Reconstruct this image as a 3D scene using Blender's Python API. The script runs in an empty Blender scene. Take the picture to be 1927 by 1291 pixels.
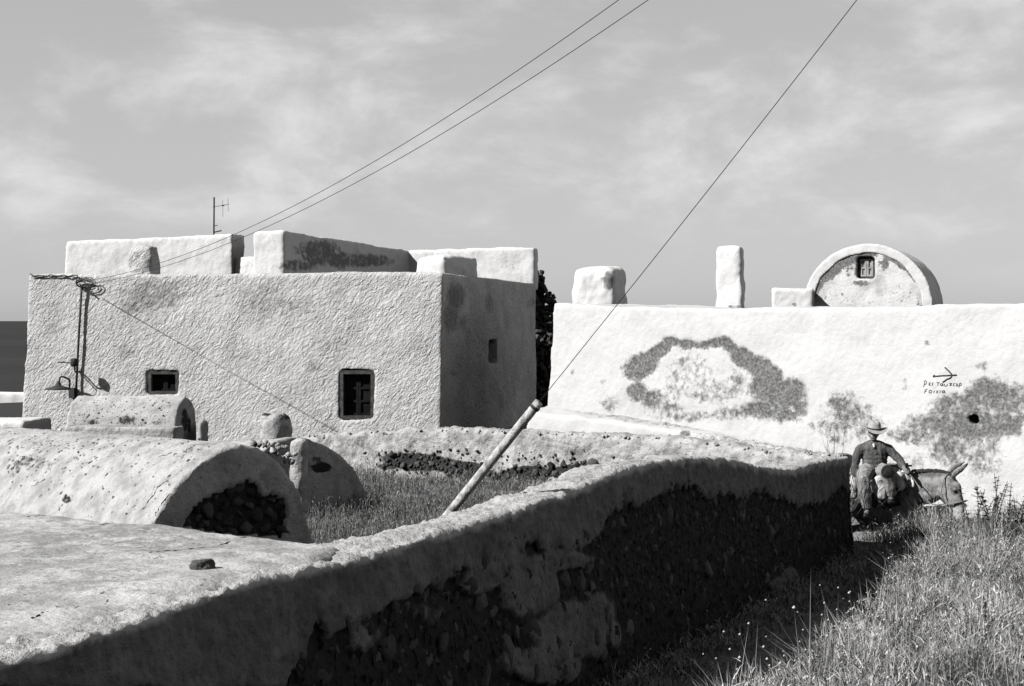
import bpy, bmesh, math, random
import numpy as np
from mathutils import Vector, Matrix
from mathutils.bvhtree import BVHTree
random.seed(7); RNG = np.random.default_rng(11)
scene = bpy.context.scene
COL = scene.collection
S = 0.87            # metres per modelling unit
F = 2600.0          # focal length used while measuring

# ------------------------------------------------------------ camera
cd = bpy.data.cameras.new("camera"); cam = bpy.data.objects.new("camera", cd); COL.objects.link(cam)
cd.sensor_width = 36.0; cd.sensor_fit = 'HORIZONTAL'; cd.lens = 36.0 * F / 1927.0
cd.shift_y = -(645.5 - 602.0) / 1927.0
cd.clip_start = 0.05; cd.clip_end = 120000
cam.rotation_euler = (math.radians(90), 0, 0)
scene.camera = cam

# ------------------------------------------------------------ sun, sky, exposure
EL, AZ = math.radians(38), math.radians(25)
to_sun = Vector((-math.cos(EL) * math.cos(AZ), -math.cos(EL) * math.sin(AZ), math.sin(EL)))
sd = bpy.data.lights.new("sun", 'SUN'); sun = bpy.data.objects.new("sun", sd); COL.objects.link(sun)
sd.energy = 4.5; sd.angle = math.radians(0.5); sd.color = (1, 0.985, 0.97)
sun.rotation_euler = (-to_sun).to_track_quat('-Z', 'Y').to_euler()
scene.view_settings.view_transform = 'Standard'; scene.view_settings.look = 'None'
scene.view_settings.gamma = 1; scene.view_settings.exposure = 0.3
w = bpy.data.worlds.new("World"); scene.world = w; w.use_nodes = True
def N(nt, typ, **kw):
    n = nt.nodes.new(typ)
    for k, v in kw.items():
        if k.startswith('i_'):
            key = k[2:]; key = int(key) if key.isdigit() else key
            n.inputs[key].default_value = v
        else: setattr(n, k, v)
    return n
def build_world():
    nt = w.node_tree; nt.nodes.clear(); L = nt.links.new
    out = N(nt, 'ShaderNodeOutputWorld'); bg = N(nt, 'ShaderNodeBackground'); bg.inputs[1].default_value = 0.12
    sky = N(nt, 'ShaderNodeTexSky'); sky.sky_type = 'NISHITA'; sky.sun_disc = False
    sky.sun_elevation = EL; sky.sun_rotation = math.atan2(to_sun.x, to_sun.y); sky.altitude = 100
    bw = N(nt, 'ShaderNodeRGBToBW'); L(sky.outputs[0], bw.inputs[0])
    tc = N(nt, 'ShaderNodeTexCoord'); sep = N(nt, 'ShaderNodeSeparateXYZ'); L(tc.outputs['Generated'], sep.inputs[0])
    # darker zenith, as a filtered black and white film sees the blue overhead
    zr = N(nt, 'ShaderNodeMapRange', interpolation_type='SMOOTHSTEP'); L(sep.outputs[2], zr.inputs[0])
    zr.inputs[1].default_value = 0.26; zr.inputs[2].default_value = 0.8; zr.inputs[3].default_value = 1.0; zr.inputs[4].default_value = 0.28
    # sky kept bright ahead and dimmed behind to darken the shaded faces
    ar = N(nt, 'ShaderNodeMapRange', interpolation_type='SMOOTHSTEP'); L(sep.outputs[1], ar.inputs[0])
    ar.inputs[1].default_value = -0.35; ar.inputs[2].default_value = 0.85; ar.inputs[3].default_value = 0.42; ar.inputs[4].default_value = 1.0
    pw = N(nt, 'ShaderNodeMath', operation='POWER'); L(bw.outputs[0], pw.inputs[0]); pw.inputs[1].default_value = 0.35
    gn = N(nt, 'ShaderNodeMath', operation='MULTIPLY'); L(pw.outputs[0], gn.inputs[0]); gn.inputs[1].default_value = 2.2
    m0 = N(nt, 'ShaderNodeMath', operation='MULTIPLY'); L(gn.outputs[0], m0.inputs[0]); xr = N(nt, 'ShaderNodeMapRange', interpolation_type='SMOOTHSTEP'); L(sep.outputs[0], xr.inputs[0])     # sky brightened at the right to lift the shaded house side
    xr.inputs[1].default_value = 0.35; xr.inputs[2].default_value = 0.95; xr.inputs[3].default_value = 0.0; xr.inputs[4].default_value = 1.25
    mxx = N(nt, 'ShaderNodeMath', operation='MAXIMUM'); L(ar.outputs[0], mxx.inputs[0]); L(xr.outputs[0], mxx.inputs[1]); L(mxx.outputs[0], m0.inputs[1])
    mul = N(nt, 'ShaderNodeMath', operation='MULTIPLY'); L(m0.outputs[0], mul.inputs[0]); L(zr.outputs[0], mul.inputs[1])
    # thin streaky clouds
    mp = N(nt, 'ShaderNodeMapping'); mp.inputs['Scale'].default_value = (6, 6, 12); mp.inputs['Rotation'].default_value = (0, math.radians(6), 0)
    mp.inputs['Location'].default_value = (3.1, 1.7, 0.9)
    L(tc.outputs['Generated'], mp.inputs[0])
    n1 = N(nt, 'ShaderNodeTexNoise'); n1.inputs['Scale'].default_value = 1.25; n1.inputs['Detail'].default_value = 8; n1.inputs['Roughness'].default_value = 0.6
    n1.inputs['Distortion'].default_value = 0.25
    L(mp.outputs[0], n1.inputs[0])
    cr = N(nt, 'ShaderNodeMapRange', interpolation_type='SMOOTHSTEP'); L(n1.outputs[0], cr.inputs[0])
    cr.inputs[1].default_value = 0.45; cr.inputs[2].default_value = 0.80
    ez = N(nt, 'ShaderNodeMapRange', interpolation_type='SMOOTHSTEP'); L(sep.outputs[2], ez.inputs[0])
    ez.inputs[1].default_value = 0.0; ez.inputs[2].default_value = 0.12
    cm = N(nt, 'ShaderNodeMath', operation='MULTIPLY'); L(cr.outputs[0], cm.inputs[0]); L(ez.outputs[0], cm.inputs[1])
    cm2 = N(nt, 'ShaderNodeMath', operation='MULTIPLY_ADD'); L(cm.outputs[0], cm2.inputs[0]); cm2.inputs[1].default_value = 0.52; cm2.inputs[2].default_value = 1.0
    fin = N(nt, 'ShaderNodeMath', operation='MULTIPLY'); L(mul.outputs[0], fin.inputs[0]); L(cm2.outputs[0], fin.inputs[1])
    L(fin.outputs[0], bg.inputs[0]); L(bg.outputs[0], out.inputs[0])
build_world()
scene.cycles.diffuse_bounces = 0; scene.cycles.max_bounces = 4

# ------------------------------------------------------------ helpers
def U(px, py, Y): return np.array([(px - 963.5) / F * Y, Y, (602.0 - py) / F * Y])
def to_px(v):
    v = np.asarray(v, float)
    return 963.5 + F * v[..., 0] / v[..., 1], 602.0 - F * v[..., 2] / v[..., 1]
_perm = np.random.default_rng(3).permutation(256); _perm = np.concatenate([_perm, _perm, _perm])
_g = np.random.default_rng(4).normal(size=(256, 3)); _g /= np.linalg.norm(_g, axis=1)[:, None]
def pn(p):
    p = np.asarray(p, float); i = np.floor(p).astype(int); f = p - i; i &= 255
    u = f * f * f * (f * (f * 6 - 15) + 10); r = np.zeros(len(p))
    for dx in (0, 1):
        wx = u[:, 0] if dx else 1 - u[:, 0]
        for dy in (0, 1):
            wy = u[:, 1] if dy else 1 - u[:, 1]
            for dz in (0, 1):
                wz = u[:, 2] if dz else 1 - u[:, 2]
                h = _perm[_perm[_perm[(i[:, 0] + dx) & 255] + ((i[:, 1] + dy) & 255)] + ((i[:, 2] + dz) & 255)]
                d = _g[h]
                r += wx * wy * wz * (d[:, 0] * (f[:, 0] - dx) + d[:, 1] * (f[:, 1] - dy) + d[:, 2] * (f[:, 2] - dz))
    return r * 1.5
def fbm(p, o=3):
    p = np.asarray(p, float); r = 0; a = 1.0
    for k in range(o): r = r + a * pn(p * 2 ** k + 17.3 * k); a *= .5
    return r
def sstep(a, b, x): t = np.clip((x - a) / (b - a), 0, 1); return t * t * (3 - 2 * t)

ORG = {}
def tag(o, label=None, cat=None, group=None, kind=None):
    if label: o['label'] = label
    if cat: o['category'] = cat
    if group: o['group'] = group
    if kind: o['kind'] = kind
    return o
def thing(name, loc, label, cat, group=None):
    o = bpy.data.objects.new(name, None); COL.objects.link(o)
    o.location = Vector(np.asarray(loc) * S); o.empty_display_size = .2; ORG[o.name] = np.asarray(loc, float)
    return tag(o, label, cat, group)
def link(name, me, mat, parent=None, loc=None, smooth=None):
    """me is in modelling units and world axes; becomes metres relative to its thing's base"""
    org = ORG[parent.name] if parent is not None else (np.zeros(3) if loc is None else np.asarray(loc, float))
    n = len(me.vertices); co = np.empty(n * 3); me.vertices.foreach_get('co', co)
    co = ((co.reshape(-1, 3) - org) * S).ravel(); me.vertices.foreach_set('co', co)
    if smooth is None: smooth = not me.name.startswith('rocks')
    if smooth: me.polygons.foreach_set('use_smooth', np.ones(len(me.polygons), bool))
    me.update()
    o = bpy.data.objects.new(name, me); COL.objects.link(o)
    if mat: me.materials.append(mat)
    if parent is not None: o.parent = parent
    else: o.location = Vector(org * S)
    ORG[o.name] = org
    return o
def mesh_np(name, v, faces):
    me = bpy.data.meshes.new(name); me.from_pydata([tuple(x) for x in v], [], [tuple(f) for f in faces]); me.update(); return me
def fast_mesh(name, v, f_list):
    """v (n,3); f_list: list of int arrays (m,k)"""
    me = bpy.data.meshes.new(name); v = np.asarray(v, np.float32)
    me.vertices.add(len(v)); me.vertices.foreach_set('co', v.ravel())
    tot = sum(f.size for f in f_list); me.loops.add(tot); me.loops.foreach_set('vertex_index', np.concatenate([f.ravel() for f in f_list]).astype(np.int32))
    st = []; c = 0
    for f in f_list:
        st.append(c + np.arange(len(f)) * f.shape[1]); c += f.size
    st = np.concatenate(st).astype(np.int32); me.polygons.add(len(st)); me.polygons.foreach_set('loop_start', st)
    me.update(calc_edges=True); me.validate(); return me
def set_attr(me, nm, arr):
    a = me.attributes.get(nm) or me.attributes.new(nm, 'FLOAT', 'POINT'); a.data.foreach_set('value', np.asarray(arr, np.float32))
def coords(me):
    co = np.empty(len(me.vertices) * 3); me.vertices.foreach_get('co', co); return co.reshape(-1, 3)
def normals(me):
    co = np.empty(len(me.vertices) * 3); me.vertex_normals.foreach_get('vector', co); return co.reshape(-1, 3)
def prism(poly_a, poly_b):
    n = len(poly_a); v = list(poly_a) + list(poly_b)
    f = [list(range(n))[::-1], list(range(n, 2 * n))] + [[i, (i + 1) % n, n + (i + 1) % n, n + i] for i in range(n)]
    return v, f
def box_pts(bot, top): return prism(bot, top)
def cuboid(c, ux, uy, uz):
    c, ux, uy, uz = map(lambda q: np.asarray(q, float), (c, ux, uy, uz))
    b = [c - ux - uy - uz, c + ux - uy - uz, c + ux + uy - uz, c - ux + uy - uz]; t = [q + 2 * uz for q in b]
    return prism(b, t)
def _tmp(polys):
    bm = bmesh.new()
    for v, f in polys:
        vs = [bm.verts.new(tuple(map(float, q))) for q in v]
        for q in f: bm.faces.new([vs[i] for i in q])
    bmesh.ops.recalc_face_normals(bm, faces=bm.faces)
    me = bpy.data.meshes.new('tmp'); bm.to_mesh(me); bm.free()
    o = bpy.data.objects.new('tmp', me); COL.objects.link(o); return o
def remesh(polys, vox, cuts=(), smooth=2, fac=.5):
    """closed solids -> one continuous skin"""
    o = _tmp(polys); cs = []
    for c in cuts:
        k = _tmp([c]); cs.append(k); m = o.modifiers.new('b', 'BOOLEAN'); m.operation = 'DIFFERENCE'; m.solver = 'EXACT'; m.object = k
    m = o.modifiers.new('r', 'REMESH'); m.mode = 'VOXEL'; m.voxel_size = vox; m.use_smooth_shade = True
    if smooth: m = o.modifiers.new('s', 'SMOOTH'); m.factor = fac; m.iterations = smooth
    bpy.context.view_layer.update()
    dg = bpy.context.evaluated_depsgraph_get()
    me = bpy.data.meshes.new_from_object(o.evaluated_get(dg))
    for q in [o] + cs:
        mm = q.data; bpy.data.objects.remove(q); bpy.data.meshes.remove(mm)
    me.materials.clear()
    return me
def displace(me, fn):
    c = coords(me); n = normals(me); c = c + n * fn(c)[:, None]; me.vertices.foreach_set('co', c.ravel()); me.update()
def bvh_of(me):
    return BVHTree.FromPolygons([tuple(q) for q in coords(me)], [tuple(p.vertices) for p in me.polygons])
def hit(bv, px, py, out=0.0):
    d = Vector(U(px, py, 1.0)).normalized(); h = bv.ray_cast(Vector((0, 0, 0)), d)
    if h[0] is None: return None
    n = h[1]; n = -n if n.dot(d) > 0 else n
    return np.array(h[0]) + np.array(n) * out
def tube(pts, r, seg=6, taper=None):
    pts = [np.asarray(p, float) for p in pts]; v = []; f = []
    prev = None
    for i, p in enumerate(pts):
        t = pts[min(i + 1, len(pts) - 1)] - pts[max(i - 1, 0)]; t = t / (np.linalg.norm(t) + 1e-9)
        a = np.cross(t, [0, 0, 1.0] if abs(t[2]) < .9 else [1.0, 0, 0]); a /= np.linalg.norm(a)
        if prev is not None and np.dot(a, prev) < 0: a = -a
        prev = a; b = np.cross(t, a); rr = r[i] if hasattr(r, '__len__') else r
        for k in range(seg):
            an = 2 * math.pi * k / seg; v.append(p + rr * (math.cos(an) * a + math.sin(an) * b))
    for i in range(len(pts) - 1):
        for k in range(seg):
            f.append([i * seg + k, i * seg + (k + 1) % seg, (i + 1) * seg + (k + 1) % seg, (i + 1) * seg + k])
    f.append(list(range(seg))[::-1]); f.append([(len(pts) - 1) * seg + k for k in range(seg)])
    return v, f
def join(parts):
    V = []; Fc = []
    for v, f in parts:
        o = len(V); V += list(v); Fc += [[i + o for i in q] for q in f]
    return V, Fc
def catmull(pts, n=8):
    P = [np.asarray(p, float) for p in pts]; P = [2 * P[0] - P[1]] + P + [2 * P[-1] - P[-2]]; o = []
    for i in range(1, len(P) - 2):
        for k in range(n):
            t = k / n; a, b, c, d = P[i - 1], P[i], P[i + 1], P[i + 2]
            o.append(.5 * (2 * b + (c - a) * t + (2 * a - 5 * b + 4 * c - d) * t * t + (3 * b - a - 3 * c + d) * t ** 3))
    o.append(P[-2]); return o
def lathe(c0, prof, seg=24, sqx=1.0, sqy=1.0):
    v = []; f = []
    for r, z in prof:
        for k in range(seg): an = 2 * math.pi * k / seg; v.append(np.array([c0[0] + r * sqx * math.cos(an), c0[1] + r * sqy * math.sin(an), z]))
    for i in range(len(prof) - 1):
        for k in range(seg): f.append([i * seg + k, i * seg + (k + 1) % seg, (i + 1) * seg + (k + 1) % seg, (i + 1) * seg + k])
    f.append(list(range(seg))[::-1]); f.append([(len(prof) - 1) * seg + k for k in range(seg)]); return v, f
_ico = {}
def ico(sub):
    if sub not in _ico:
        bm = bmesh.new(); bmesh.ops.create_icosphere(bm, subdivisions=sub, radius=1)
        _ico[sub] = (np.array([v.co[:] for v in bm.verts]), np.array([[v.index for v in f.verts] for f in bm.faces])); bm.free()
    return _ico[sub]
def rot_rand():
    q = RNG.normal(size=4); q /= np.linalg.norm(q); a, b, c, d = q
    return np.array([[1 - 2 * (c * c + d * d), 2 * (b * c - d * a), 2 * (b * d + c * a)], [2 * (b * c + d * a), 1 - 2 * (b * b + d * d), 2 * (c * d - b * a)], [2 * (b * d - c * a), 2 * (c * d + b * a), 1 - 2 * (b * b + c * c)]])
def rocks_mesh(items, sub=2, rough=.35, flat=None):
    """items: (centre, size, normal or None). angular lumps"""
    v0, f0 = ico(sub); V = []; Fs = []; o = 0; T = []
    for it in items:
        c, s = it[0], it[1]; nrm = it[2] if len(it) > 2 else None
        R = rot_rand(); sc = np.array([1, RNG.uniform(.6, .95), RNG.uniform(.5, .85)])
        p = v0 * sc
        for _ in range(9):      # chip flat facets
            d = RNG.normal(size=3); d /= np.linalg.norm(d); k = RNG.uniform(.3, .62)
            h = p @ d; p = p - np.outer(np.maximum(h - k, 0) * .97, d)
        p = p + (pn(v0 * 1.7 + RNG.uniform(0, 90, 3)) * rough * .5)[:, None] * v0
        p = (p @ R.T) * s
        if nrm is not None: p = p - np.outer((p @ nrm) * .35, nrm)
        V.append(p + c); Fs.append(f0 + o); o += len(v0); T.append(np.full(len(v0), RNG.random()))
    me = fast_mesh('rocks', np.concatenate(V), [np.concatenate(Fs)]); 
    if len(me.vertices) == sum(map(len, T)): set_attr(me, 'tone', np.concatenate(T))
    return me
def blob_sum(c, blobs):
    """stain strength at vertices from blobs given as (px,py,rx,ry,amount[,angle])"""
    x, y = to_px(c); r = np.zeros(len(c))
    for b in blobs:
        a = math.radians(b[5]) if len(b) > 5 else 0; dx = x - b[0]; dy = y - b[1]
        u = dx * math.cos(a) + dy * math.sin(a); v = -dx * math.sin(a) + dy * math.cos(a)
        q = (u / b[2]) ** 2 + (v / b[3]) ** 2
        r = np.maximum(r, b[4] * np.exp(-q * q * .7))
    return r
def in_poly(x, y, poly):
    r = np.zeros(len(x), bool); n = len(poly)
    for i in range(n):
        x1, y1 = poly[i]; x2, y2 = poly[(i + 1) % n]
        if y1 == y2: continue
        c = ((y1 > y) != (y2 > y)) & (x < (x2 - x1) * (y - y1) / (y2 - y1) + x1); r ^= c
    return r

# ------------------------------------------------------------ materials
def mat(name, col, col2=None, nscale=3.0, lo=.35, hi=.7, rough=.9, bump=0.0, bscale=30.0, stain=None, stain_k=.9, stain_scale=14.0, tone=None, detail=5, bump2=None, spec=.15, specks=None, trowel=None, stain_w=.13, stain2=None, face_shade=None):
    m = bpy.data.materials.new(name); m.use_nodes = True; nt = m.node_tree; nt.nodes.clear(); L = nt.links.new
    out = N(nt, 'ShaderNodeOutputMaterial'); b = N(nt, 'ShaderNodeBsdfPrincipled'); L(b.outputs[0], out.inputs[0])
    b.inputs['Roughness'].default_value = rough; b.inputs['Specular IOR Level'].default_value = spec
    tc = N(nt, 'ShaderNodeTexCoord'); g = lambda q: (q, q, q, 1)
    cur = None
    if col2 is None: rgb = N(nt, 'ShaderNodeRGB'); rgb.outputs[0].default_value = g(col); cur = rgb.outputs[0]
    else:
        n = N(nt, 'ShaderNodeTexNoise'); n.inputs['Scale'].default_value = nscale; n.inputs['Detail'].default_value = detail; n.inputs['Roughness'].default_value = .62; L(tc.outputs['Object'], n.inputs[0])
        r = N(nt, 'ShaderNodeMapRange', interpolation_type='SMOOTHSTEP'); r.inputs[1].default_value = lo; r.inputs[2].default_value = hi; L(n.outputs[0], r.inputs[0])
        mx = N(nt, 'ShaderNodeMix', data_type='RGBA'); mx.inputs[6].default_value = g(col); mx.inputs[7].default_value = g(col2); L(r.outputs[0], mx.inputs[0]); cur = mx.outputs[2]
    if face_shade:      # lane face shade painted in as a darker grey below the lit top
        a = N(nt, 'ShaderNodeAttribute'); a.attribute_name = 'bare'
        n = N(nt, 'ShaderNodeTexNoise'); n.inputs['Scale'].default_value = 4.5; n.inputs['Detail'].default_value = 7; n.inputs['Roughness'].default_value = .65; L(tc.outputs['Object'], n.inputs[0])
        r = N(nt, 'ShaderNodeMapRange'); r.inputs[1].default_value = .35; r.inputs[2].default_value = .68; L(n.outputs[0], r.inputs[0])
        m1 = N(nt, 'ShaderNodeMix', data_type='RGBA'); m1.inputs[6].default_value = g(face_shade[0]); m1.inputs[7].default_value = g(face_shade[1]); L(r.outputs[0], m1.inputs[0])
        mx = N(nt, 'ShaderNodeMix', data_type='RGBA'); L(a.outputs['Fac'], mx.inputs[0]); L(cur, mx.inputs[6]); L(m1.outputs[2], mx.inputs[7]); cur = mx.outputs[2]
    if specks:
        sc, thr, sc_col = specks
        v = N(nt, 'ShaderNodeTexNoise'); v.inputs['Scale'].default_value = sc; v.inputs['Detail'].default_value = 3; L(tc.outputs['Object'], v.inputs[0])
        r = N(nt, 'ShaderNodeMapRange'); r.inputs[1].default_value = thr; r.inputs[2].default_value = thr + .04; L(v.outputs[0], r.inputs[0])
        mx = N(nt, 'ShaderNodeMix', data_type='RGBA'); L(r.outputs[0], mx.inputs[0]); L(cur, mx.inputs[6]); mx.inputs[7].default_value = g(sc_col); cur = mx.outputs[2]
    if tone is not None:
        a = N(nt, 'ShaderNodeAttribute'); a.attribute_name = 'tone'
        mx = N(nt, 'ShaderNodeMix', data_type='RGBA'); L(a.outputs['Fac'], mx.inputs[0]); L(cur, mx.inputs[6]); mx.inputs[7].default_value = g(tone); cur = mx.outputs[2]
    if stain is not None:
        a = N(nt, 'ShaderNodeAttribute'); a.attribute_name = 'stain'
        n = N(nt, 'ShaderNodeTexNoise'); n.inputs['Scale'].default_value = stain_scale; n.inputs['Detail'].default_value = 6; n.inputs['Roughness'].default_value = .7; L(tc.outputs['Object'], n.inputs[0])
        ad = N(nt, 'ShaderNodeMath', operation='MULTIPLY_ADD'); L(n.outputs[0], ad.inputs[0]); ad.inputs[1].default_value = stain_k; L(a.outputs['Fac'], ad.inputs[2])
        r = N(nt, 'ShaderNodeMapRange', interpolation_type='SMOOTHSTEP'); r.inputs[1].default_value = .5 + .5 * stain_k - stain_w; r.inputs[2].default_value = .5 + .5 * stain_k + stain_w; L(ad.outputs[0], r.inputs[0])
        mx = N(nt, 'ShaderNodeMix', data_type='RGBA'); L(r.outputs[0], mx.inputs[0]); L(cur, mx.inputs[6]); mx.inputs[7].default_value = g(stain)
        if stain2 is not None:
            n3 = N(nt, 'ShaderNodeTexNoise'); n3.inputs['Scale'].default_value = stain_scale * 2.2; n3.inputs['Detail'].default_value = 5; n3.inputs['Roughness'].default_value = .7; L(tc.outputs['Object'], n3.inputs[0])
            r3 = N(nt, 'ShaderNodeMapRange'); r3.inputs[1].default_value = .38; r3.inputs[2].default_value = .66; L(n3.outputs[0], r3.inputs[0])
            m3 = N(nt, 'ShaderNodeMix', data_type='RGBA'); L(r3.outputs[0], m3.inputs[0]); m3.inputs[6].default_value = g(stain); m3.inputs[7].default_value = g(stain2); L(m3.outputs[2], mx.inputs[7])
        cur = mx.outputs[2]
    L(cur, b.inputs['Base Color'])
    if bump:
        n = N(nt, 'ShaderNodeTexNoise'); n.inputs['Scale'].default_value = bscale; n.inputs['Detail'].default_value = 5; n.inputs['Roughness'].default_value = .65; L(tc.outputs['Object'], n.inputs[0])
        if trowel:
            mp = N(nt, 'ShaderNodeMapping', vector_type='TEXTURE'); mp.inputs['Rotation'].default_value = (0, math.radians(-48), 0); mp.inputs['Scale'].default_value = trowel
            L(tc.outputs['Object'], mp.inputs[0]); n.inputs['Roughness'].default_value = .6; n.inputs['Detail'].default_value = 4
            wv_ = N(nt, 'ShaderNodeTexNoise'); wv_.inputs['Scale'].default_value = 9; wv_.inputs['Detail'].default_value = 3; L(tc.outputs['Object'], wv_.inputs[0])
            ad_ = N(nt, 'ShaderNodeMix', data_type='VECTOR'); ad_.inputs[0].default_value = .10; L(mp.outputs[0], ad_.inputs[4]); L(wv_.outputs[1], ad_.inputs[5]); L(ad_.outputs[1], n.inputs[0])
            av_ = N(nt, 'ShaderNodeTexNoise'); av_.inputs['Scale'].default_value = 1.6; av_.inputs['Detail'].default_value = 4; L(tc.outputs['Object'], av_.inputs[0])
            am_ = N(nt, 'ShaderNodeMapRange'); L(av_.outputs[0], am_.inputs[0]); am_.inputs[1].default_value = .3; am_.inputs[2].default_value = .7; am_.inputs[3].default_value = .35; am_.inputs[4].default_value = 1.5
            vo = N(nt, 'ShaderNodeTexVoronoi', feature='SMOOTH_F1'); vo.inputs['Scale'].default_value = bscale * .85; vo.inputs['Smoothness'].default_value = .35; L(ad_.outputs[1], vo.inputs['Vector'])
            hm_ = N(nt, 'ShaderNodeMath', operation='MULTIPLY_ADD'); L(vo.outputs['Distance'], hm_.inputs[0]); hm_.inputs[1].default_value = -.22; L(n.outputs[0], hm_.inputs[2]); hq_ = N(nt, 'ShaderNodeMath', operation='MULTIPLY'); L(hm_.outputs[0], hq_.inputs[0]); L(am_.outputs[0], hq_.inputs[1])
        bp = N(nt, 'ShaderNodeBump'); bp.inputs['Strength'].default_value = 1.0; bp.inputs['Distance'].default_value = bump; L(hq_.outputs[0] if trowel else n.outputs[0], bp.inputs['Height']); L(bp.outputs[0], b.inputs['Normal'])
    return m
M_house = mat('rough_plaster', .72, .58, 1.2, .45, .75, bump=.062, bscale=23, trowel=(1.9, 1.0, .9), stain_w=.5, stain=.3, stain_k=2.2, stain_scale=9)
M_white = mat('whitewash', .67, .57, 1.8, .45, .8, bump=.013, bscale=15, stain_w=.27, stain=.09, stain2=.30, stain_k=1.7, stain_scale=9, detail=9)
M_roofwhite = mat('roof_whitewash', .80, .62, 2.2, .5, .8, bump=.010, bscale=14, stain=.25, stain_k=1.0, stain_scale=7)
M_vault = mat('weathered_plaster', .56, .34, 4.0, .38, .68, bump=.035, bscale=16, detail=8, stain=.04, stain_k=1.0, stain_scale=12, specks=(26, .66, .2))
M_small = mat('pebbled_plaster', .58, .40, 4.0, .4, .7, bump=.016, bscale=24, stain=.05, stain_k=1.0, stain_scale=12)
M_terr = mat('terrace_plaster', .64, .34, 5.0, .35, .68, bump=.013, bscale=30, stain=.30, stain_k=1.2, stain_scale=16, specks=(34, .67, .12), detail=8)
M_wall = mat('wall_plaster', .56, .40, 3.0, .35, .7, face_shade=(.22, .10), bump=.03, bscale=18, stain=.03, stain_k=.7, stain_scale=9, specks=(40, .7, .2))  # the darker grey pair paints shade onto the lane face
M_back = mat('courtyard_plaster', .56, .30, 5.0, .4, .68, bump=.04, bscale=16, detail=8, stain=.05, stain_k=1.0, stain_scale=9, specks=(22, .64, .2))
M_rock = mat('volcanic_rock', .022, .07, 5.0, bump=.03, bscale=18, tone=.13)
M_rockgrey = mat('grey_stone', .10, .2, 5.0, bump=.02, bscale=25, tone=.3)
M_coping = mat('coping_stone', .2, .4, 6.0, bump=.015, bscale=25, tone=.55)
M_rim = mat('arch_whitewash', .76, .68, 3.0, .5, .8, bump=.008, bscale=16)
M_arch = mat('arch_plaster', .78, .48, 2.2, .42, .72, bump=.016, bscale=18, stain=.12, stain2=.32, stain_k=1.8, stain_scale=9)
M_frame = mat('weathered_wood', .06, .13, 9.0, .4, .7, bump=.006, bscale=40)
M_dark = mat('dark_shutter', .012, .024, 6.0, spec=.06)
M_shut = mat('pale_shutter', .5, .3, 9.0)
M_black = mat('black_interior', .006, spec=0.0, rough=1.0)
M_metal = mat('dark_metal', .05, .08, 20.0, rough=.6)
M_wire = mat('wire', .03, rough=.6)
M_pole = mat('grey_pole', .66, .24, 22.0, .35, .7, bump=.012, bscale=45, detail=8)
M_paint = mat('black_paint', .03, .12, 60.0, .4, .6)
M_ground = mat('dry_earth', .30, .16, 2.5, .35, .7, bump=.03, bscale=18, stain=.05, stain_k=.6, stain_scale=2.0)
M_sea = mat('sea_water', .04, .055, .002, rough=.8, bump=0, spec=.03)
M_grass = mat('dry_grass', .05, tone=.72, rough=.8)
M_grass2 = mat('courtyard_grass', .05, tone=.45, rough=.8)
M_head = mat('seed_heads', .45, tone=.65, rough=.8)
M_thistle = mat('thistle_green', .09, tone=.22, rough=.8)

# ------------------------------------------------------------ layout helpers
def wallx(y): return -1.83 + 7.43 * (np.asarray(y, float) - 5) / 18.0
WD = np.array([7.43, 18.0, 0]); WD /= np.linalg.norm(WD); WN = np.array([WD[1], -WD[0], 0])    # along the lane wall, and out to the lane
def y_on(px, a, b):
    r = (px - 963.5) / F; a = np.asarray(a, float); b = np.asarray(b, float); d = b - a
    t = (r * a[1] - a[0]) / (d[0] - r * d[1]); return a[1] + t * d[1]
def lane_y(px): return y_on(px, (-1.83, 5.0), (5.6, 23.0))
BACK = [(5.6, 23.0), (4.4, 24.0), (3.18, 25.3), (.5, 27.0), (-1.43, 28.0), (-4.05, 29.0)]
def path_z(y): return np.where(y < 26.0, -2.97 - .08 * (y - 11.4), np.minimum(-4.138 + .75 * (y - 26.0), -2.95))
def gz(x, y):
    x = np.asarray(x, float); y = np.asarray(y, float)
    o = path_z(y) + .06 * np.clip(x - wallx(y) - 2.2, 0, 12) * sstep(26, 20, y) - .02 * np.clip(-x - 8, 0, 60)
    d1 = (wallx(y) - .25 - x) * .92
    yb = np.interp(x, [b[0] for b in BACK][::-1], [b[1] for b in BACK][::-1]) + .2
    d2 = (yb - y) * .8
    k = sstep(-.25, .25, np.minimum(d1, d2))
    z = o * (1 - k) + (-3.25) * k
    z = z - .022 * np.clip(y - 40, 0, 26)
    drop = np.maximum.reduce([np.zeros_like(z), y - 66, np.abs(x) - 75, -18 - y])
    return z - drop * .9

# ------------------------------------------------------------ ground and sea
def graded(a, b, lo, hi, fine, n):
    mid = np.arange(lo, hi, fine); l = lo - (lo - a) * (np.linspace(0, 1, n)[1:] ** 2); r = hi + (b - hi) * (np.linspace(0, 1, n) ** 2)
    return np.concatenate([l[::-1], mid, r])
gx = graded(-160, 160, -7, 13, .12, 34); gy = graded(-100, 150, 4, 33, .12, 30)
GX, GY = np.meshgrid(gx, gy); GZ = gz(GX, GY)
pp = np.stack([GX.ravel(), GY.ravel(), np.zeros(GX.size)], 1)
GZ = GZ.ravel() + .05 * fbm(pp * 1.1, 3) + .02 * pn(pp * 5)
nx, ny = len(gx), len(gy); idx = np.arange(nx * ny).reshape(ny, nx)
quads = np.stack([idx[:-1, :-1].ravel(), idx[:-1, 1:].ravel(), idx[1:, 1:].ravel(), idx[1:, :-1].ravel()], 1)
gme = fast_mesh('ground', np.stack([GX.ravel(), GY.ravel(), GZ], 1), [quads])
set_attr(gme, 'stain', sstep(38, 44, GY.ravel()) * .8)
tag(link('ground', gme, M_ground), kind='structure')
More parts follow.
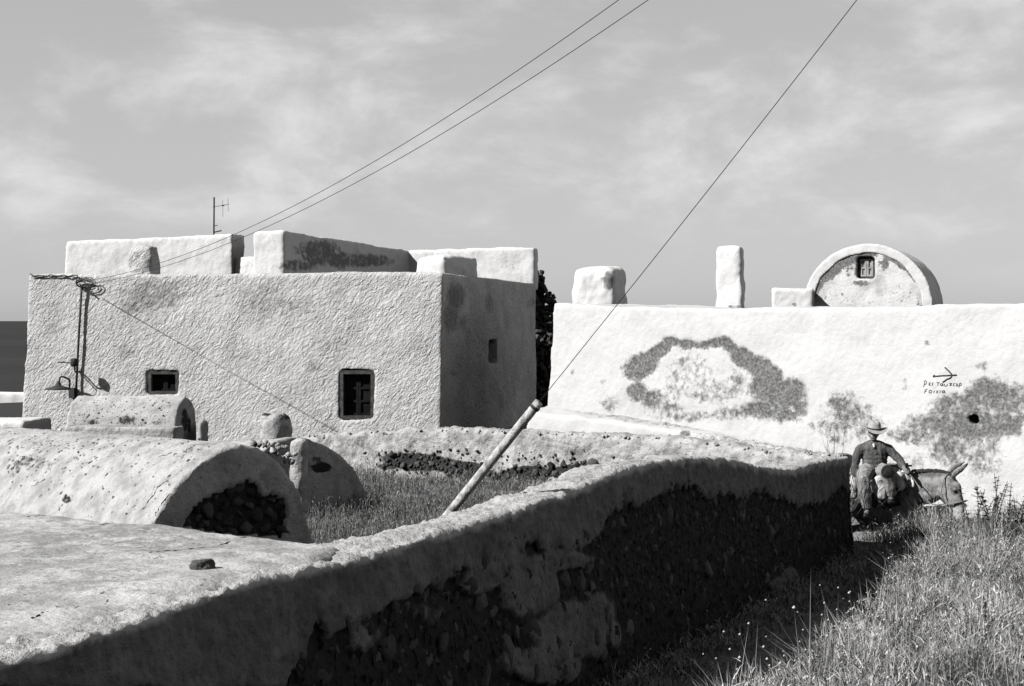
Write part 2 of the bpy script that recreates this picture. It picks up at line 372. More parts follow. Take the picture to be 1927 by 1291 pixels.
sea = mesh_np('sea', [(-50000, -3000, -62), (50000, -3000, -62), (50000, 70000, -62), (-50000, 70000, -62)], [(0, 1, 2, 3)])
tag(link('sea', sea, M_sea), kind='structure')
def gzp(x, y): return float(gz(np.array([x]), np.array([y]))[0])

# ------------------------------------------------------------ plaster house
HL, HA, HR = np.array([-11.706, 33.5]), np.array([-1.606, 32.0]), np.array([.707, 41.3]); HB = HL + (HR - HA); ZT = 1.095; ZB = -4.2
def hfront_y(px): return y_on(px, HL, HA)
HN = np.array([(HA - HL)[1], -(HA - HL)[0], 0]); HN /= np.linalg.norm(HN)          # outward of the front
SN = np.array([(HR - HA)[1], -(HR - HA)[0], 0]); SN /= np.linalg.norm(SN)          # outward of the side
house = thing('plaster_house', (HA[0] - 3, 33.5, -3.6), 'big flat roofed house with rough grey white plaster front and shaded right side', 'house')
def z3(p, z, off=(0, 0)): return np.array([p[0] + off[0], p[1] + off[1], z])
bot = [z3(HL, ZB, (-.24, -.14)), z3(HA, ZB, (-.07, -.14)), z3(HR, ZB, (.05, 0)), z3(HB, ZB, (-.2, .1))]
top = [z3(HL, ZT), z3(HA, ZT), z3(HR, ZT), z3(HB, ZT)]
def wall_rect(px0, px1, py0, py1, yfn):
    pts = [U(px0, py1, yfn(px0)), U(px1, py1, yfn(px1)), U(px1, py0, yfn(px1)), U(px0, py0, yfn(px0))]; return pts
def hside_y(px): return y_on(px, HA, HR)
W1 = wall_rect(279, 338, 697, 743, hfront_y); W2 = wall_rect(640, 705, 697, 789, hfront_y); W3 = wall_rect(921, 937, 640, 684, hside_y)
def cut_of(rect, n, depth): return prism([p - n * depth for p in rect], [p + n * .6 for p in rect])
me = remesh([box_pts(bot, top)], .05, cuts=[cut_of(W1, HN, .32), cut_of(W2, HN, .32), cut_of(W3, SN, .35)], smooth=1)
def front_rel(c):
    d = np.array([math.cos(math.radians(50)), math.sin(math.radians(50))]); al = c[:, 0] * d[0] + c[:, 2] * d[1]; ac = -c[:, 0] * d[1] + c[:, 2] * d[0]
    a = pn(np.stack([al * 5.2, c[:, 1] * 4, ac * 10], 1)); b = pn(np.stack([al * 9 + 40, c[:, 1] * 8, ac * 15], 1))
    return .006 * a + .012 * b + .05 * pn(c * .6) + .015 * pn(c * 1.7 + 9)
def house_rel(c):
    k = sstep(-.2, .25, (c[:, :2] - HA) @ SN[:2] + .15)            # smoother on the side
    return front_rel(c) * (1 - k) + k * (.012 * pn(c * 8) + .03 * pn(c * .8))
displace(me, house_rel)
c = coords(me); side = sstep(-.2, .1, (c[:, :2] - HA) @ SN[:2] + .1)
set_attr(me, 'stain', 1.4 * blob_sum(c, [(290, 555, 60, 30, .45), (250, 575, 25, 14, .45), (500, 560, 40, 30, .35), (520, 575, 70, 20, .3), (235, 660, 20, 14, .35), (590, 690, 16, 12, .4), (130, 720, 30, 30, .25)]) * (1 - side)
         + side * blob_sum(c, [(858, 558, 18, 26, .95), (848, 595, 14, 30, .8), (872, 605, 8, 16, .6), (920, 570, 8, 16, .6), (854, 703, 6, 5, .7), (1000, 570, 8, 10, .5)]))
HBV = bvh_of(me)
link('wall', me, M_house, house)
def strip_frame(rect, n, w_, t_, back, nm, m, parent, sides=4):
    """four mitre-free boards round an opening; rect: bl, br, tr, tl"""
    bl, br, tr, tl = [np.asarray(q) - n * back for q in rect]; ux = (br - bl) / np.linalg.norm(br - bl); uz = np.array([0, 0, 1.0]); parts = []
    def bar(a, b, wdir): return prism([a, b, b + wdir, a + wdir], [q + n * t_ for q in (a, b, b + wdir, a + wdir)])
    parts += [bar(bl, tl, ux * w_), bar(br, tr, -ux * w_), bar(tl + ux * (w_ + .003), tr - ux * (w_ + .003), -uz * w_), bar(bl + ux * (w_ + .003), br - ux * (w_ + .003), uz * w_)]
    v, f = join(parts); bm_me = mesh_np(nm, v, f); return link(nm, bm_me, m, parent, smooth=False)
def shutters(rect, n, inset, back, rows, parent, m, th=.05):
    bl, br, tr, tl = [np.asarray(q) - n * back for q in rect]; ux = (br - bl); W = np.linalg.norm(ux); ux /= W; H = tr[2] - br[2]; uz = np.array([0, 0, 1.0]); o = []
    W2_ = (W - 2 * inset) / 2; H2 = H - 2 * inset
    for s in (0, 1):
        a = bl + ux * (inset + s * W2_ + .004) + uz * inset; ww = W2_ - .008; parts = []
        parts.append(cuboid(a + ux * ww / 2 + uz * H2 / 2 - n * .02, ux * ww / 2, n * .012, uz * H2 / 2))
        st = .05
        for q in (st / 2, ww - st / 2): parts.append(cuboid(a + ux * q + uz * H2 / 2 + n * .012, ux * st / 2, n * .018, uz * H2 / 2))
        for r in range(rows + 1):
            zc = st / 2 + (H2 - st) * r / rows
            parts.append(cuboid(a + ux * ww / 2 + uz * zc + n * .010, ux * (ww / 2 - st - .002), n * .016, uz * st / 2))
        v, f = join(parts); o.append(link('shutter', mesh_np('shutter', v, f), m, parent, smooth=False))
    return o
def window(parent, rect, n, fw, rows, mf, ms, back=.06):
    fr = strip_frame([rect[0] - n * 0, rect[1], rect[2], rect[3]], n, fw, .10, back + .06, 'window', mf, parent)
    shutters(rect, n, fw + .005, back + .13, rows, fr, ms); return fr
window(house, W1, HN, .09, 1, M_frame, M_dark, .0)
window(house, W2, HN, .085, 3, M_frame, M_dark, .0)
sl = [q - SN * .28 for q in W3]; link('window', mesh_np('slit', *prism(sl, [q + SN * .02 for q in sl])), M_black, house, smooth=False)

def soft_block(name, bot, top, vox, m, parent, smooth=4, rel=.02, sc=3.0, stains=(), label=None, fine=.013, extra=()):
    me = remesh([box_pts(bot, top)] + list(extra), vox, smooth=smooth, fac=.6)
    displace(me, lambda c: rel * fbm(c * sc, 2) + fine * pn(c * 11))
    set_attr(me, 'stain', blob_sum(coords(me), stains)); o = link(name, me, m, parent)
    if label: o['label'] = label
    return o
def ring(pts, z): return [np.array([p[0], p[1], z]) for p in pts]
def quad_plan(a, b, t):
    """plan rectangle from a to b (front edge), t deep away from camera"""
    a = np.asarray(a, float); b = np.asarray(b, float); d = (b - a) / np.linalg.norm(b - a); n = np.array([-d[1], d[0]]); return [a, b, b + n * t, a + n * t]
def xy(px, Y): return np.array([(px - 963.5) / F * Y, Y])
def zt(py, Y): return (602 - py) / F * Y
# left parapet
a, b = xy(121, 38.8), xy(437, 37.6); q = quad_plan(a, b, .8)
tp = [z3(q[0], zt(454, 38.8), (.03, 0)), z3(q[1], zt(440, 37.6)), z3(q[2], zt(440, 37.6)), z3(q[3], zt(454, 38.8))]
soft_block('parapet', ring(q, .9), tp, .06, M_roofwhite, house, 2, .03, 1.5, [(330, 490, 40, 20, .3), (170, 495, 20, 14, .2)])
# step between
a, b = xy(434, 37.9), xy(482, 37.4); q = quad_plan(a, b, .8); soft_block('roof_step', ring(q, .9), ring(q, zt(483, 37.6)), .05, M_roofwhite, house, 2)
# deep parapet running back, lit end, dark flank
a, b = xy(474, 36.9), xy(534, 36.6); e1 = np.array([-2.95, 43.0]); e0 = e1 - np.array([.95, -.1])
q = [a, b, e1, e0]; tp = [z3(a, zt(435, 36.9), (.05, 0)), z3(b, zt(433, 36.6)), z3(e1, 2.13), z3(e0, 2.13)]
soft_block('parapet', ring(q, .9), tp, .06, M_roofwhite, house, 2, .03, 1.5, [(600, 475, 50, 30, .62), (690, 490, 60, 16, .6), (560, 500, 60, 14, .55), (640, 490, 30, 20, .65), (505, 480, 16, 20, .3)])  # flank blobs: stains deepened to paint in the shade there
# back parapet at the right
a, b = xy(735, 42.7), xy(1006, 41.4); q = quad_plan(a, b, .45)
tp = [z3(q[0], zt(472, 42.7)), z3(q[1], zt(465, 41.4)), z3(q[2], zt(465, 41.4)), z3(q[3], zt(472, 42.7))]
soft_block('parapet', ring(q, .9), tp, .06, M_roofwhite, house, 3, .03, 1.5, [(900, 495, 30, 14, .35), (960, 500, 25, 14, .38), (880, 478, 14, 10, .3), (990, 470, 10, 20, .3)])
# chimneys
a, b = xy(779, 34.2), xy(838, 33.7); q = quad_plan(a, b, 1.5)
soft_block('chimney', ring(q, .9), [z3(q[0], zt(481, 34.2), (.04, 0)), z3(q[1], zt(478, 33.9), (-.02, .04)), z3(q[2], zt(478, 34)), z3(q[3], zt(478, 34))], .05, M_roofwhite, house, 50, .03, 2, [(795, 490, 16, 10, .3)])
a, b = xy(233, 34.15), xy(286, 34.0); q = quad_plan(a, b, .62)
soft_block('chimney', ring(q, .9), [z3(q[0], zt(462, 34), (.08, .05)), z3(q[1], zt(458, 34), (-.04, .05)), z3(q[2], zt(458, 34), (-.05, -.05)), z3(q[3], zt(460, 34), (.08, -.05))], .045, M_house, house, 60, .03, 3.0, [(280, 480, 12, 30, .35), (250, 490, 18, 20, .3)], fine=.012)
# antenna
ant = thing('roof_antenna', U(403, 440, 38.3), 'thin dark antenna mast with small arms on the roof of the plaster house', 'antenna')
v, f = tube([U(402.5, 445, 38.3), U(403, 371, 38.3)], .022); link('mast', mesh_np('m', v, f), M_wire, ant)
for v, f in [tube([U(400, 390, 38.3), U(431, 384, 38.3)], .007), tube([U(419, 376, 38.3), U(419.5, 408, 38.3)], .005), tube([U(429, 372, 38.4), U(429.5, 398, 38.4)], .005), tube([U(417, 387, 38.3), U(422, 387, 38.3)], .016), tube([U(403, 437, 38.3), U(417, 434, 38.3)], .018), tube([U(402, 425, 38.3), U(410, 424, 38.3)], .01)]:
    link('arm', mesh_np('a', v, f), M_wire, ant)

# ------------------------------------------------------------ cables, conduit and lamp on the house front
def on_house(px, py, out): return hit(HBV, px, py, out)
svc = thing('power_conduit', on_house(145, 745, .1), 'dark vertical cable pipe with coiled wires high on the plaster front', 'conduit')
link('pipe', mesh_np('p', *tube([on_house(157, 541, .09), on_house(152, 620, .08), on_house(149, 680, .08), on_house(146, 748, .09)], .028)), M_metal, svc)
parts = []
for k in range(4):
    parts.append(tube([on_house(160 + 14 * math.cos(t) * (1 + .1 * k) + 5 * k / 3, 535 + (6 + k) * math.sin(t) - k, .05 + .03 * k) for t in np.linspace(.2 + k, .2 + k + 5.6, 16)], .011, 5))
parts.append(tube([on_house(152, 536, .04), on_house(160, 537, .26)], .02))
link('coil', mesh_np('c', *join(parts)), M_wire, svc)
parts = [tube([on_house(px, 520 + 1.2 * math.sin(px * .3), .05) for px in range(58, 152, 8)] + [on_house(158, 532, .12)], .014, 5), tube([on_house(px, 521.5, .04) for px in range(60, 150, 10)], .010, 5)]
link('wall_cable', mesh_np('wc', *join(parts)), M_wire, svc)
link('junction_box', mesh_np('jb', *cuboid(on_house(139, 739, .07), np.array([.07, -.01, 0]), HN * .07, np.array([0, 0, .12]))), M_metal, svc, smooth=False)
ins = thing('wall_insulator', on_house(158, 686, .0), 'round insulator on a curved bracket beside the cable pipe', 'insulator')
c0 = on_house(157, 686, .42)
link('insulator', mesh_np('i', *tube([c0 + np.array([0, 0, -.10]), c0 + np.array([0, 0, -.07]), c0 + np.array([0, 0, .06]), c0 + np.array([0, 0, .10])], [.05, .085, .085, .05], 10)), M_frame, ins)
link('bracket', mesh_np('b', *tube(catmull([c0 + np.array([0, 0, -.1]), c0 + np.array([0, .1, -.22]), on_house(152, 700, .12), on_house(150, 699, .0)]), .018)), M_wire, ins)
hook = link('wall_hook', mesh_np('h', *tube([on_house(133, 683, .0), on_house(133, 683, .55)], .014, 5)), M_wire, None, on_house(133, 683, 0)); tag(hook, 'thin iron hook sticking out of the plaster left of the cable pipe', 'hook')
lamp = thing('wall_lamp', on_house(138, 735, .0), 'bowl shaded lamp on a bent arm at left of house front', 'lamp')
yl = hfront_y(120) - .75
link('arm', mesh_np('arm', *tube(catmull([on_house(138, 744, .05), on_house(135, 728, .12) , U(131, 716, yl + .35), U(124, 711, yl + .15), U(117, 709, yl), U(113, 711, yl), U(111.5, 719, yl)], 5), .022)), M_metal, lamp)
sh = []; 
for (dz, r) in ((0, .03), (-.05, .05), (-.10, .09), (-.15, .20), (-.19, .215), (-.185, .19), (-.14, .08)): sh.append((dz, r))
base = U(110, 719, yl); link('lamp_shade', mesh_np('ls', *lathe(base, [(r, base[2] + dz) for dz, r in ((.02, .03), (-.03, .05), (-.07, .07), (-.10, .12), (-.14, .26), (-.17, .285), (-.18, .28), (-.15, .2), (-.12, .1))], 24)), M_metal, lamp)

# ------------------------------------------------------------ overhead wires
def cable(a, b, sag, r, ext=.35):
    a = np.asarray(a, float); b = np.asarray(b, float); o = []
    for t in np.linspace(0, 1 + ext, 60):
        p = a + (b - a) * t; p = p - np.array([0, 0, 1]) * sag * 4 * t * (1 - t); o.append(p)
    return tube(o, r, 5)
A0 = on_house(161, 536, .27)
for (ex, ey, sag, lb) in ((1150, 10, .62, 'upper of two power cables running from the house front into the sky'), (1205, 10, .62, 'lower of two power cables running from the house front into the sky')):
    st = A0 + np.array([0.02 if ex < 1180 else .1, -.02, .05 if ex < 1180 else -.02])
    o = link('power_cable', mesh_np('pc', *cable(st, U(ex, ey, 17.0), sag, .0052)), M_wire, None, st); tag(o, lb, 'cable', 'power cables over the house')

# ------------------------------------------------------------ right white house
GA, GB = np.array([1.0, 33.0]), np.array([9.4, 25.7]); GD = (GB - GA) / np.linalg.norm(GB - GA); GN = np.array([GD[1], -GD[0]]); GN = GN if GN[1] < 0 else -GN; GN3 = np.array([GN[0], GN[1], 0])
def wy(px): return y_on(px, GA, GB)
white = thing('whitewashed_house', (5.5, 32.5, -3.5), 'long whitewashed house wall with peeling grey patches and a painted arrow', 'house')
tops = [(1042, 571), (1110, 573), (1180, 577), (1300, 579), (1400, 580), (1500, 578), (1600, 578), (1700, 577), (1800, 574), (1915, 570), (2150, 566), (2700, 558)]
polyA = []
for px, py in tops: Y = wy(px); polyA.append(np.array([*xy(px, Y), zt(py, Y)]))
endp = polyA[-1]
botz = -4.3
def batter(p): return np.array([p[0] + GN[0] * .32 - GD[0] * .25 * 0, p[1] + GN[1] * .32, botz])
fa = polyA + [batter(polyA[-1]), batter(polyA[0]) + np.array([-.1, 0, 0])]
back = np.array([-GN[0], -GN[1], 0]) * 5.0
hole_r = [U(1822, 795, wy(1835)), U(1850, 795, wy(1835)), U(1848, 781, wy(1835)), U(1826, 783, wy(1835))]
me = remesh([prism(fa, [q + back for q in fa])], .055, cuts=[prism([q - GN3 * .35 for q in hole_r], [q + GN3 * .8 for q in hole_r])], smooth=1)
PATCH = [(1205, 690, 34, 24, 1.0, -25), (1235, 665, 34, 14, .95, -35), (1262, 642, 20, 9, .85), (1293, 648, 16, 10, .9), (1322, 650, 18, 8, .8), (1348, 645, 18, 9, .9), (1372, 650, 22, 12, .95, 40),
    (1400, 675, 32, 18, 1.0, 35), (1440, 700, 40, 22, 1.05, 35), (1450, 735, 42, 30, 1.0, 20), (1490, 740, 26, 30, .95), (1440, 770, 40, 20, .85), (1420, 775, 60, 14, .7), (1470, 780, 40, 16, .7), (1505, 760, 18, 30, .8),
    (1200, 738, 20, 20, .85), (1232, 752, 28, 20, .72), (1250, 770, 40, 12, .52), (1150, 760, 22, 18, .5), (1135, 717, 7, 6, .6), (1077, 700, 6, 6, .5), (1112, 700, 5, 4, .5),
    (1350, 735, 46, 22, .52), (1330, 740, 50, 22, .42), (1300, 705, 60, 44, .38), (1270, 730, 24, 20, .45), (1390, 720, 20, 24, .5), (1340, 782, 90, 10, .55), (1290, 785, 60, 10, .55),
    (1575, 755, 22, 22, .6), (1600, 780, 46, 40, .62), (1560, 800, 40, 22, .5), (1620, 800, 40, 30, .55), (1580, 825, 30, 14, .5), (1700, 715, 6, 6, .55), (1705, 728, 9, 8, .5),
    (1860, 745, 44, 34, .85), (1900, 760, 46, 44, .75), (1850, 690, 14, 10, .5), (1800, 765, 50, 26, .7), (1780, 785, 40, 26, .7), (1760, 800, 70, 24, .72), (1720, 820, 50, 18, .66), (1830, 800, 80, 34, .8), (1890, 800, 60, 26, .8, -20), (1800, 840, 60, 40, .68), (1850, 850, 40, 50, .62), (1720, 870, 90, 16, .4), (1610, 650, 12, 5, .4), (1745, 645, 8, 4, .5)]
displace(me, lambda c: .035 * fbm(c * .9, 2) + .010 * pn(c * 9))
c = coords(me); st = blob_sum(c, PATCH) * 1.0
st = st + .16 * fbm(c * 2.6, 3) * (st > .08)
set_attr(me, 'stain', st)
# old plaster stands proud of the flaked patches
displace(me, lambda c: -.03 * sstep(.55, .75, st))
GBV = bvh_of(me); link('wall', me, M_white, white)
# plinth
pl_o = []; pl_i = []
for px, py in ((1030, 769), (1120, 780), (1210, 792), (1300, 806), (1400, 823), (1500, 842), (1580, 857)):
    Y = wy(px); b_ = xy(px, Y); z_ = zt(py, Y - .3); wdt = .75 - .35 * (px - 1030) / 550
    pl_o.append(np.array([b_[0] + GN[0] * wdt, b_[1] + GN[1] * wdt, z_ - .05])); pl_i.append(np.array([b_[0] - GN[0] * .1, b_[1] - GN[1] * .1, z_ + .10]))
pts = pl_o + pl_i[::-1]; low = [np.array([p[0] + GN[0] * .1, p[1] + GN[1] * .1, -4.2]) for p in pl_o] + [np.array([p[0], p[1], -4.2]) for p in pl_i[::-1]]
n_ = len(pl_o); V = pts + low; Fc = []
for i in range(n_ - 1):
    Fc += [[i, i + 1, 2 * n_ - 2 - i, 2 * n_ - 1 - i]]; o_ = 2 * n_; Fc += [[o_ + i, o_ + 2 * n_ - 1 - i, o_ + 2 * n_ - 2 - i, o_ + i + 1]]
for i in range(2 * n_): j = (i + 1) % (2 * n_); Fc.append([i, o_ + i, o_ + j, j])
me = remesh([(V, Fc)], .05, smooth=4); displace(me, lambda c: .03 * fbm(c * 1.8, 2)); set_attr(me, 'stain', blob_sum(coords(me), [(1200, 790, 140, 7, .45, 8), (1290, 815, 10, 6, .9), (1400, 835, 120, 12, .5, 9), (1350, 800, 80, 7, .4, 8)]))
PLBV = bvh_of(me); link('plinth', me, M_white, white)
# chimneys of the white house
a, b = xy(1068, 34.6), xy(1158, 34.2); q = quad_plan(a, b, 1.4); q[2] = xy(1188, 35.6)
soft_block('chimney', ring(q, -.3), [z3(q[0], zt(502, 34.6), (.12, .1)), z3(q[1], zt(499, 34.2), (-.03, .1)), z3(q[2], zt(502, 35.6), (-.1, -.1)), z3(q[3], zt(500, 35.7), (.1, -.1))], .055, M_roofwhite, white, 90, .05, 2.0, [(1145, 530, 12, 22, .62), (1130, 525, 12, 8, .45), (1090, 545, 14, 8, .35)], fine=.012)
a, b = xy(1342, 32.1), xy(1398, 31.8); q = quad_plan(a, b, .66); q[2] = xy(1403.5, 32.6)
soft_block('chimney', ring(q, -.3), [z3(q[0], zt(463, 32.1), (.08, .05)), z3(q[1], zt(462, 31.8), (-.04, .05)), z3(q[2], zt(463, 32.6), (-.05, -.05)), z3(q[3], zt(463, 32.6), (.08, -.05))], .05, M_roofwhite, white, 12, .03, 2.0, [(1385, 577, 22, 4, .6), (1358, 485, 6, 5, .4)], fine=.012)
# painted arrow and lettering
def z2p(zx, zy): return 1690 + zx / 11.335, 660 + zy / 11.335
STR = [[(780, 545), (860, 540), (960, 530), (1060, 527), (1160, 520), (1250, 515)], [(1000, 355), (1080, 430), (1145, 500)], [(1150, 540), (1110, 585), (1040, 610), (1000, 640), (950, 675)], [(775, 560), (745, 545), (790, 520)]]
TXT = [[(545, 775), (560, 720), (600, 705), (610, 660), (585, 635), (560, 650), (565, 705)], [(695, 680), (655, 690), (680, 710), (655, 730), (692, 742)], [(752, 680), (725, 695), (745, 715), (722, 742)], [(825, 678), (890, 680)], [(857, 680), (850, 745)],
    [(948, 702), (908, 700), (900, 735), (932, 746), (955, 702), (958, 752)], [(988, 708), (985, 745), (1020, 760), (1050, 740), (1050, 705)], [(1092, 690), (1150, 742)], [(1150, 690), (1095, 745)], [(1122, 688), (1120, 748)], [(1215, 692), (1182, 705), (1178, 742), (1216, 752)], [(1240, 690), (1246, 750), (1282, 748)], [(1268, 700), (1270, 748)], [(1300, 778), (1310, 700), (1345, 690), (1350, 735), (1315, 745)],
    [(568, 912), (580, 830), (628, 820)], [(576, 866), (612, 860)], [(660, 896), (665, 850), (705, 840), (722, 870), (695, 902), (660, 896)], [(772, 850), (765, 905)], [(812, 850), (850, 902)], [(852, 848), (815, 906)], [(900, 850), (895, 902)], [(988, 850), (946, 855), (940, 895), (975, 896), (990, 850), (1004, 906)]]
def paint(strokes, r):
    parts = []
    for s_ in strokes:
        d = []
        for i in range(len(s_) - 1):
            for t in np.linspace(0, 1, 4, endpoint=False): d.append((s_[i][0] + (s_[i + 1][0] - s_[i][0]) * t, s_[i][1] + (s_[i + 1][1] - s_[i][1]) * t))
        d.append(s_[-1]); pts = [hit(GBV, *z2p(*q_), .004) for q_ in d]; parts.append(tube(pts, r, 6))
    return join(parts)
link('painted_arrow', mesh_np('pa', *paint(STR, .014)), M_paint, white)
for grp in ((0,), (1,), (2,), (3, 4), (5,), (6,), (7, 8, 9), (10,), (11, 12), (13,), (14, 15), (16,), (17,), (18, 19), (20,), (21,)):
    link('painted_letter', mesh_np('pt', *paint([TXT[k] for k in grp], .0062)), M_paint, white)

# ------------------------------------------------------------ vaulted house above the white wall
vc = np.array([10.26, 40.0]); vu = np.array([.91, -.415]); va = np.array([.415, .91]); VZ = .36; VR = 1.83
vh = thing('vaulted_house', (vc[0], vc[1], -3.4), 'whitewashed house with round barrel vault end and one small window', 'house')
def arc(r, z0, n=28, fl=1.0): return [(r * math.cos(t), z0 + r * fl * math.sin(t)) for t in np.linspace(math.pi, 0, n)]
def plane_pt(s, z, d): return np.array([vc[0] + vu[0] * s + va[0] * d, vc[1] + vu[1] * s + va[1] * d, z])
prof = [(-VR, -3.6)] + arc(VR, VZ, fl=1.01) + [(VR, -3.6)]
def vy(px): return y_on(px, vc, vc + vu)
WV = [U(1612, 524, vy(1612)), U(1645, 524, vy(1645)), U(1645, 483, vy(1645)), U(1612, 483, vy(1612))]; VN = np.array([-va[0], -va[1], 0])
me = remesh([prism([plane_pt(s, z, .06) for s, z in prof], [plane_pt(s, z, 2.6) for s, z in prof])], .05, cuts=[prism([q - VN * .28 for q in WV], [q + VN * .8 for q in WV])], smooth=2)
displace(me, lambda c: .02 * fbm(c * 2, 2))
ST = [(1532, 545, 44, 11, .95, -55), (1560, 514, 44, 11, 1.0, -35), (1597, 488, 40, 11, 1.0, -20), (1630, 474, 28, 9, 1.0), (1590, 500, 24, 16, .5), (1555, 520, 18, 8, .7), (1650, 490, 10, 14, .5), (1665, 500, 8, 16, .7), (1680, 485, 20, 7, .95), (1700, 497, 28, 9, 1.0, 30), (1718, 514, 18, 9, .95, 50), (1727, 524, 12, 9, .9), (1740, 535, 8, 12, .6), (1620, 533, 20, 6, .7), (1600, 500, 16, 24, .5), (1690, 555, 40, 20, .3), (1580, 560, 50, 20, .3), (1640, 570, 80, 12, .3), (1735, 572, 16, 8, .5), (1515, 550, 8, 14, .7)]
c = coords(me); fr_ = sstep(.6, .2, (c[:, :2] - vc) @ va); set_attr(me, 'stain', blob_sum(c, ST) * fr_)
link('wall', me, M_arch, vh)
po = [(-VR - .02, -3.5)] + arc(VR + .02, VZ) + [(VR + .02, -3.5)]; pi_ = [(-1.70, -3.5)] + arc(1.55, VZ, fl=1.02) + [(1.70, -3.5)]
def wob(l, s): return [(a + .015 * math.sin(7 * i + s), b + .015 * math.cos(5 * i + s)) for i, (a, b) in enumerate(l)]
pi_ = wob(pi_, 1); n_ = len(po); V = []; Fc = []
for d in (.02, .24): V += [plane_pt(s, z, d) for s, z in po] + [plane_pt(s, z, d) for s, z in pi_]
for i in range(n_ - 1):
    Fc += [[i, i + 1, n_ + i + 1, n_ + i], [2 * n_ + i, 3 * n_ + i, 3 * n_ + i + 1, 2 * n_ + i + 1], [i, 2 * n_ + i, 2 * n_ + i + 1, i + 1], [n_ + i, n_ + i + 1, 3 * n_ + i + 1, 3 * n_ + i]]
for i in (0, n_ - 1): Fc.append([i, n_ + i, 3 * n_ + i, 2 * n_ + i])
me = remesh([(V, Fc)], .035, smooth=3); displace(me, lambda c: .015 * fbm(c * 3, 2)); link('arch_rim', me, M_rim, vh)
wv = strip_frame(WV, VN, .06, .06, .27, 'window', M_frame, vh); shutters(WV, VN, .065, .24, 2, wv, M_shut)
a, b = xy(1450, 40.2), xy(1530, 39.9); q = quad_plan(a, b, 1.2); soft_block('side_block', ring(q, -3.4), [z3(q[0], zt(542, 40.2), (.05, .02)), z3(q[1], zt(543, 39.9)), z3(q[2], zt(543, 40)), z3(q[3], zt(543, 40))], .06, M_roofwhite, vh, 3, .03, 2.0, [(1495, 573, 8, 5, .5)])

# ------------------------------------------------------------ rubble end wall between the two houses
items = []
cor = 42.6
for py in np.arange(512, 850, 7.0):
    xr = np.interp(py, [505, 540, 552, 565, 850], [1020, 1026, 1040, 1046, 1050])
    for px in np.arange(1003, xr - 3, 8.0):
        items.append((U(px + RNG.uniform(-3, 3), py + RNG.uniform(-3, 3), cor + RNG.uniform(-.12, .12)), RNG.uniform(.11, .2)))
    items.append((U(xr - 4 + RNG.uniform(-3, 3), py, cor + RNG.uniform(-.1, .2)), RNG.uniform(.1, .17)))
rme = rocks_mesh(items, 2)
core = remesh([box_pts(ring([xy(1000, 42.6), xy(1042, 42.6), xy(1042, 43.6), xy(1000, 43.6)], -4), ring([xy(1000, 42.7), xy(1022, 42.7), xy(1022, 43.6), xy(1000, 43.6)], zt(515, 42.7)))], .08)
rw = thing('rubble_wall', (U(1025, 900, 43)[0], 43, -3.8), 'dark broken wall of bare rubble stones behind right corner of plaster house', 'wall')
link('stones', rme, M_rock, rw); link('core', core, M_rock, rw)

# ------------------------------------------------------------ lane wall in the foreground
EDGE = [(10, 1245), (130, 1212), (250, 1180), (340, 1140), (430, 1105), (560, 1075), (655, 1050), (668, 1053), (780, 1018), (900, 985), (1000, 950), (1100, 915), (1180, 880), (1240, 868), (1300, 862), (1370, 863), (1440, 880), (1490, 884), (1540, 870), (1592, 862)]
eY = np.array([lane_y(p[0]) for p in EDGE]); eZ = np.array([zt(p[1], y) for p, y in zip(EDGE, eY)])
def edge_z(y): return np.interp(y, eY, eZ)
TH = .50
lane = thing('lane_wall', (2.2, 14.5, -3.3), 'long low plastered wall with dark stone base shading the path', 'wall')
ys = np.concatenate([[1.5, 3.0, 4.2], np.linspace(5, 22.98, 46)])
V = []; Fc = []
for y in ys:
    x = float(wallx(y)); z = float(edge_z(max(y, 5))); zb = min(gzp(x + .3, y), -3.2) - .4
    L_ = np.array([x, y, 0]) - WN * TH
    # battered lane face, rounded coping
    sec = [(np.array([x, y, 0]) + WN * .16, zb), (np.array([x, y, 0]), z - .02), (np.array([x, y, 0]) - WN * .02, z + .0), (np.array([x, y, 0]) - WN * (TH * .5), z - .005), (L_ + WN * .07, z - .03), (L_, z - .09), (L_ - WN * .04, zb)]
    for p, zz in sec: V.append(np.array([p[0], p[1], zz]))
k = 7
for i in range(len(ys) - 1):
    for j in range(k): Fc.append([i * k + j, i * k + (j + 1) % k, (i + 1) * k + (j + 1) % k, (i + 1) * k + j])
Fc.append(list(range(k))); Fc.append([(len(ys) - 1) * k + j for j in range(k)][::-1])
me = remesh([(V, Fc)], .022, smooth=1)
STONE = [(540, 1300), (575, 1215), (600, 1165), (622, 1200), (655, 1185), (700, 1155), (735, 1140), (790, 1112), (835, 1090), (870, 1072), (900, 1050), (930, 1045), (960, 1030), (1000, 1018), (1040, 1035), (1090, 1030), (1130, 1008), (1150, 962), (1190, 948), (1230, 945), (1280, 912), (1310, 912), (1330, 935), (1370, 928), (1400, 936), (1440, 922), (1470, 935), (1500, 952), (1550, 945), (1580, 918), (1605, 925)]
sx = np.array([p[0] for p in STONE]); sy = np.array([p[1] for p in STONE])
def rag(c): return .025 * fbm(c * 2.5, 3) + .014 * pn(c * 10) + .020 * np.abs(pn(c * 17)) + .016 * pn(c * 30)
displace(me, rag)
c = coords(me); X, Yp = to_px(c); nrm = normals(me)
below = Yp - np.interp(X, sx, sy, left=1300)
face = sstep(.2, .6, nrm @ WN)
mort = blob_sum(c, [(930, 1075, 70, 34, 1, -30), (1000, 1110, 60, 60, 1, -30), (1060, 1055, 60, 20, 1), (1080, 1190, 90, 60, 1), (1130, 1150, 40, 50, .8, 30), (1030, 1250, 80, 40, 1), (690, 1200, 60, 30, .6, -20), (820, 1150, 60, 30, .5, -20), (1490, 1090, 16, 22, 1), (1470, 1100, 20, 14, .9), (1120, 1200, 20, 40, 1), (1400, 960, 12, 30, .5)])
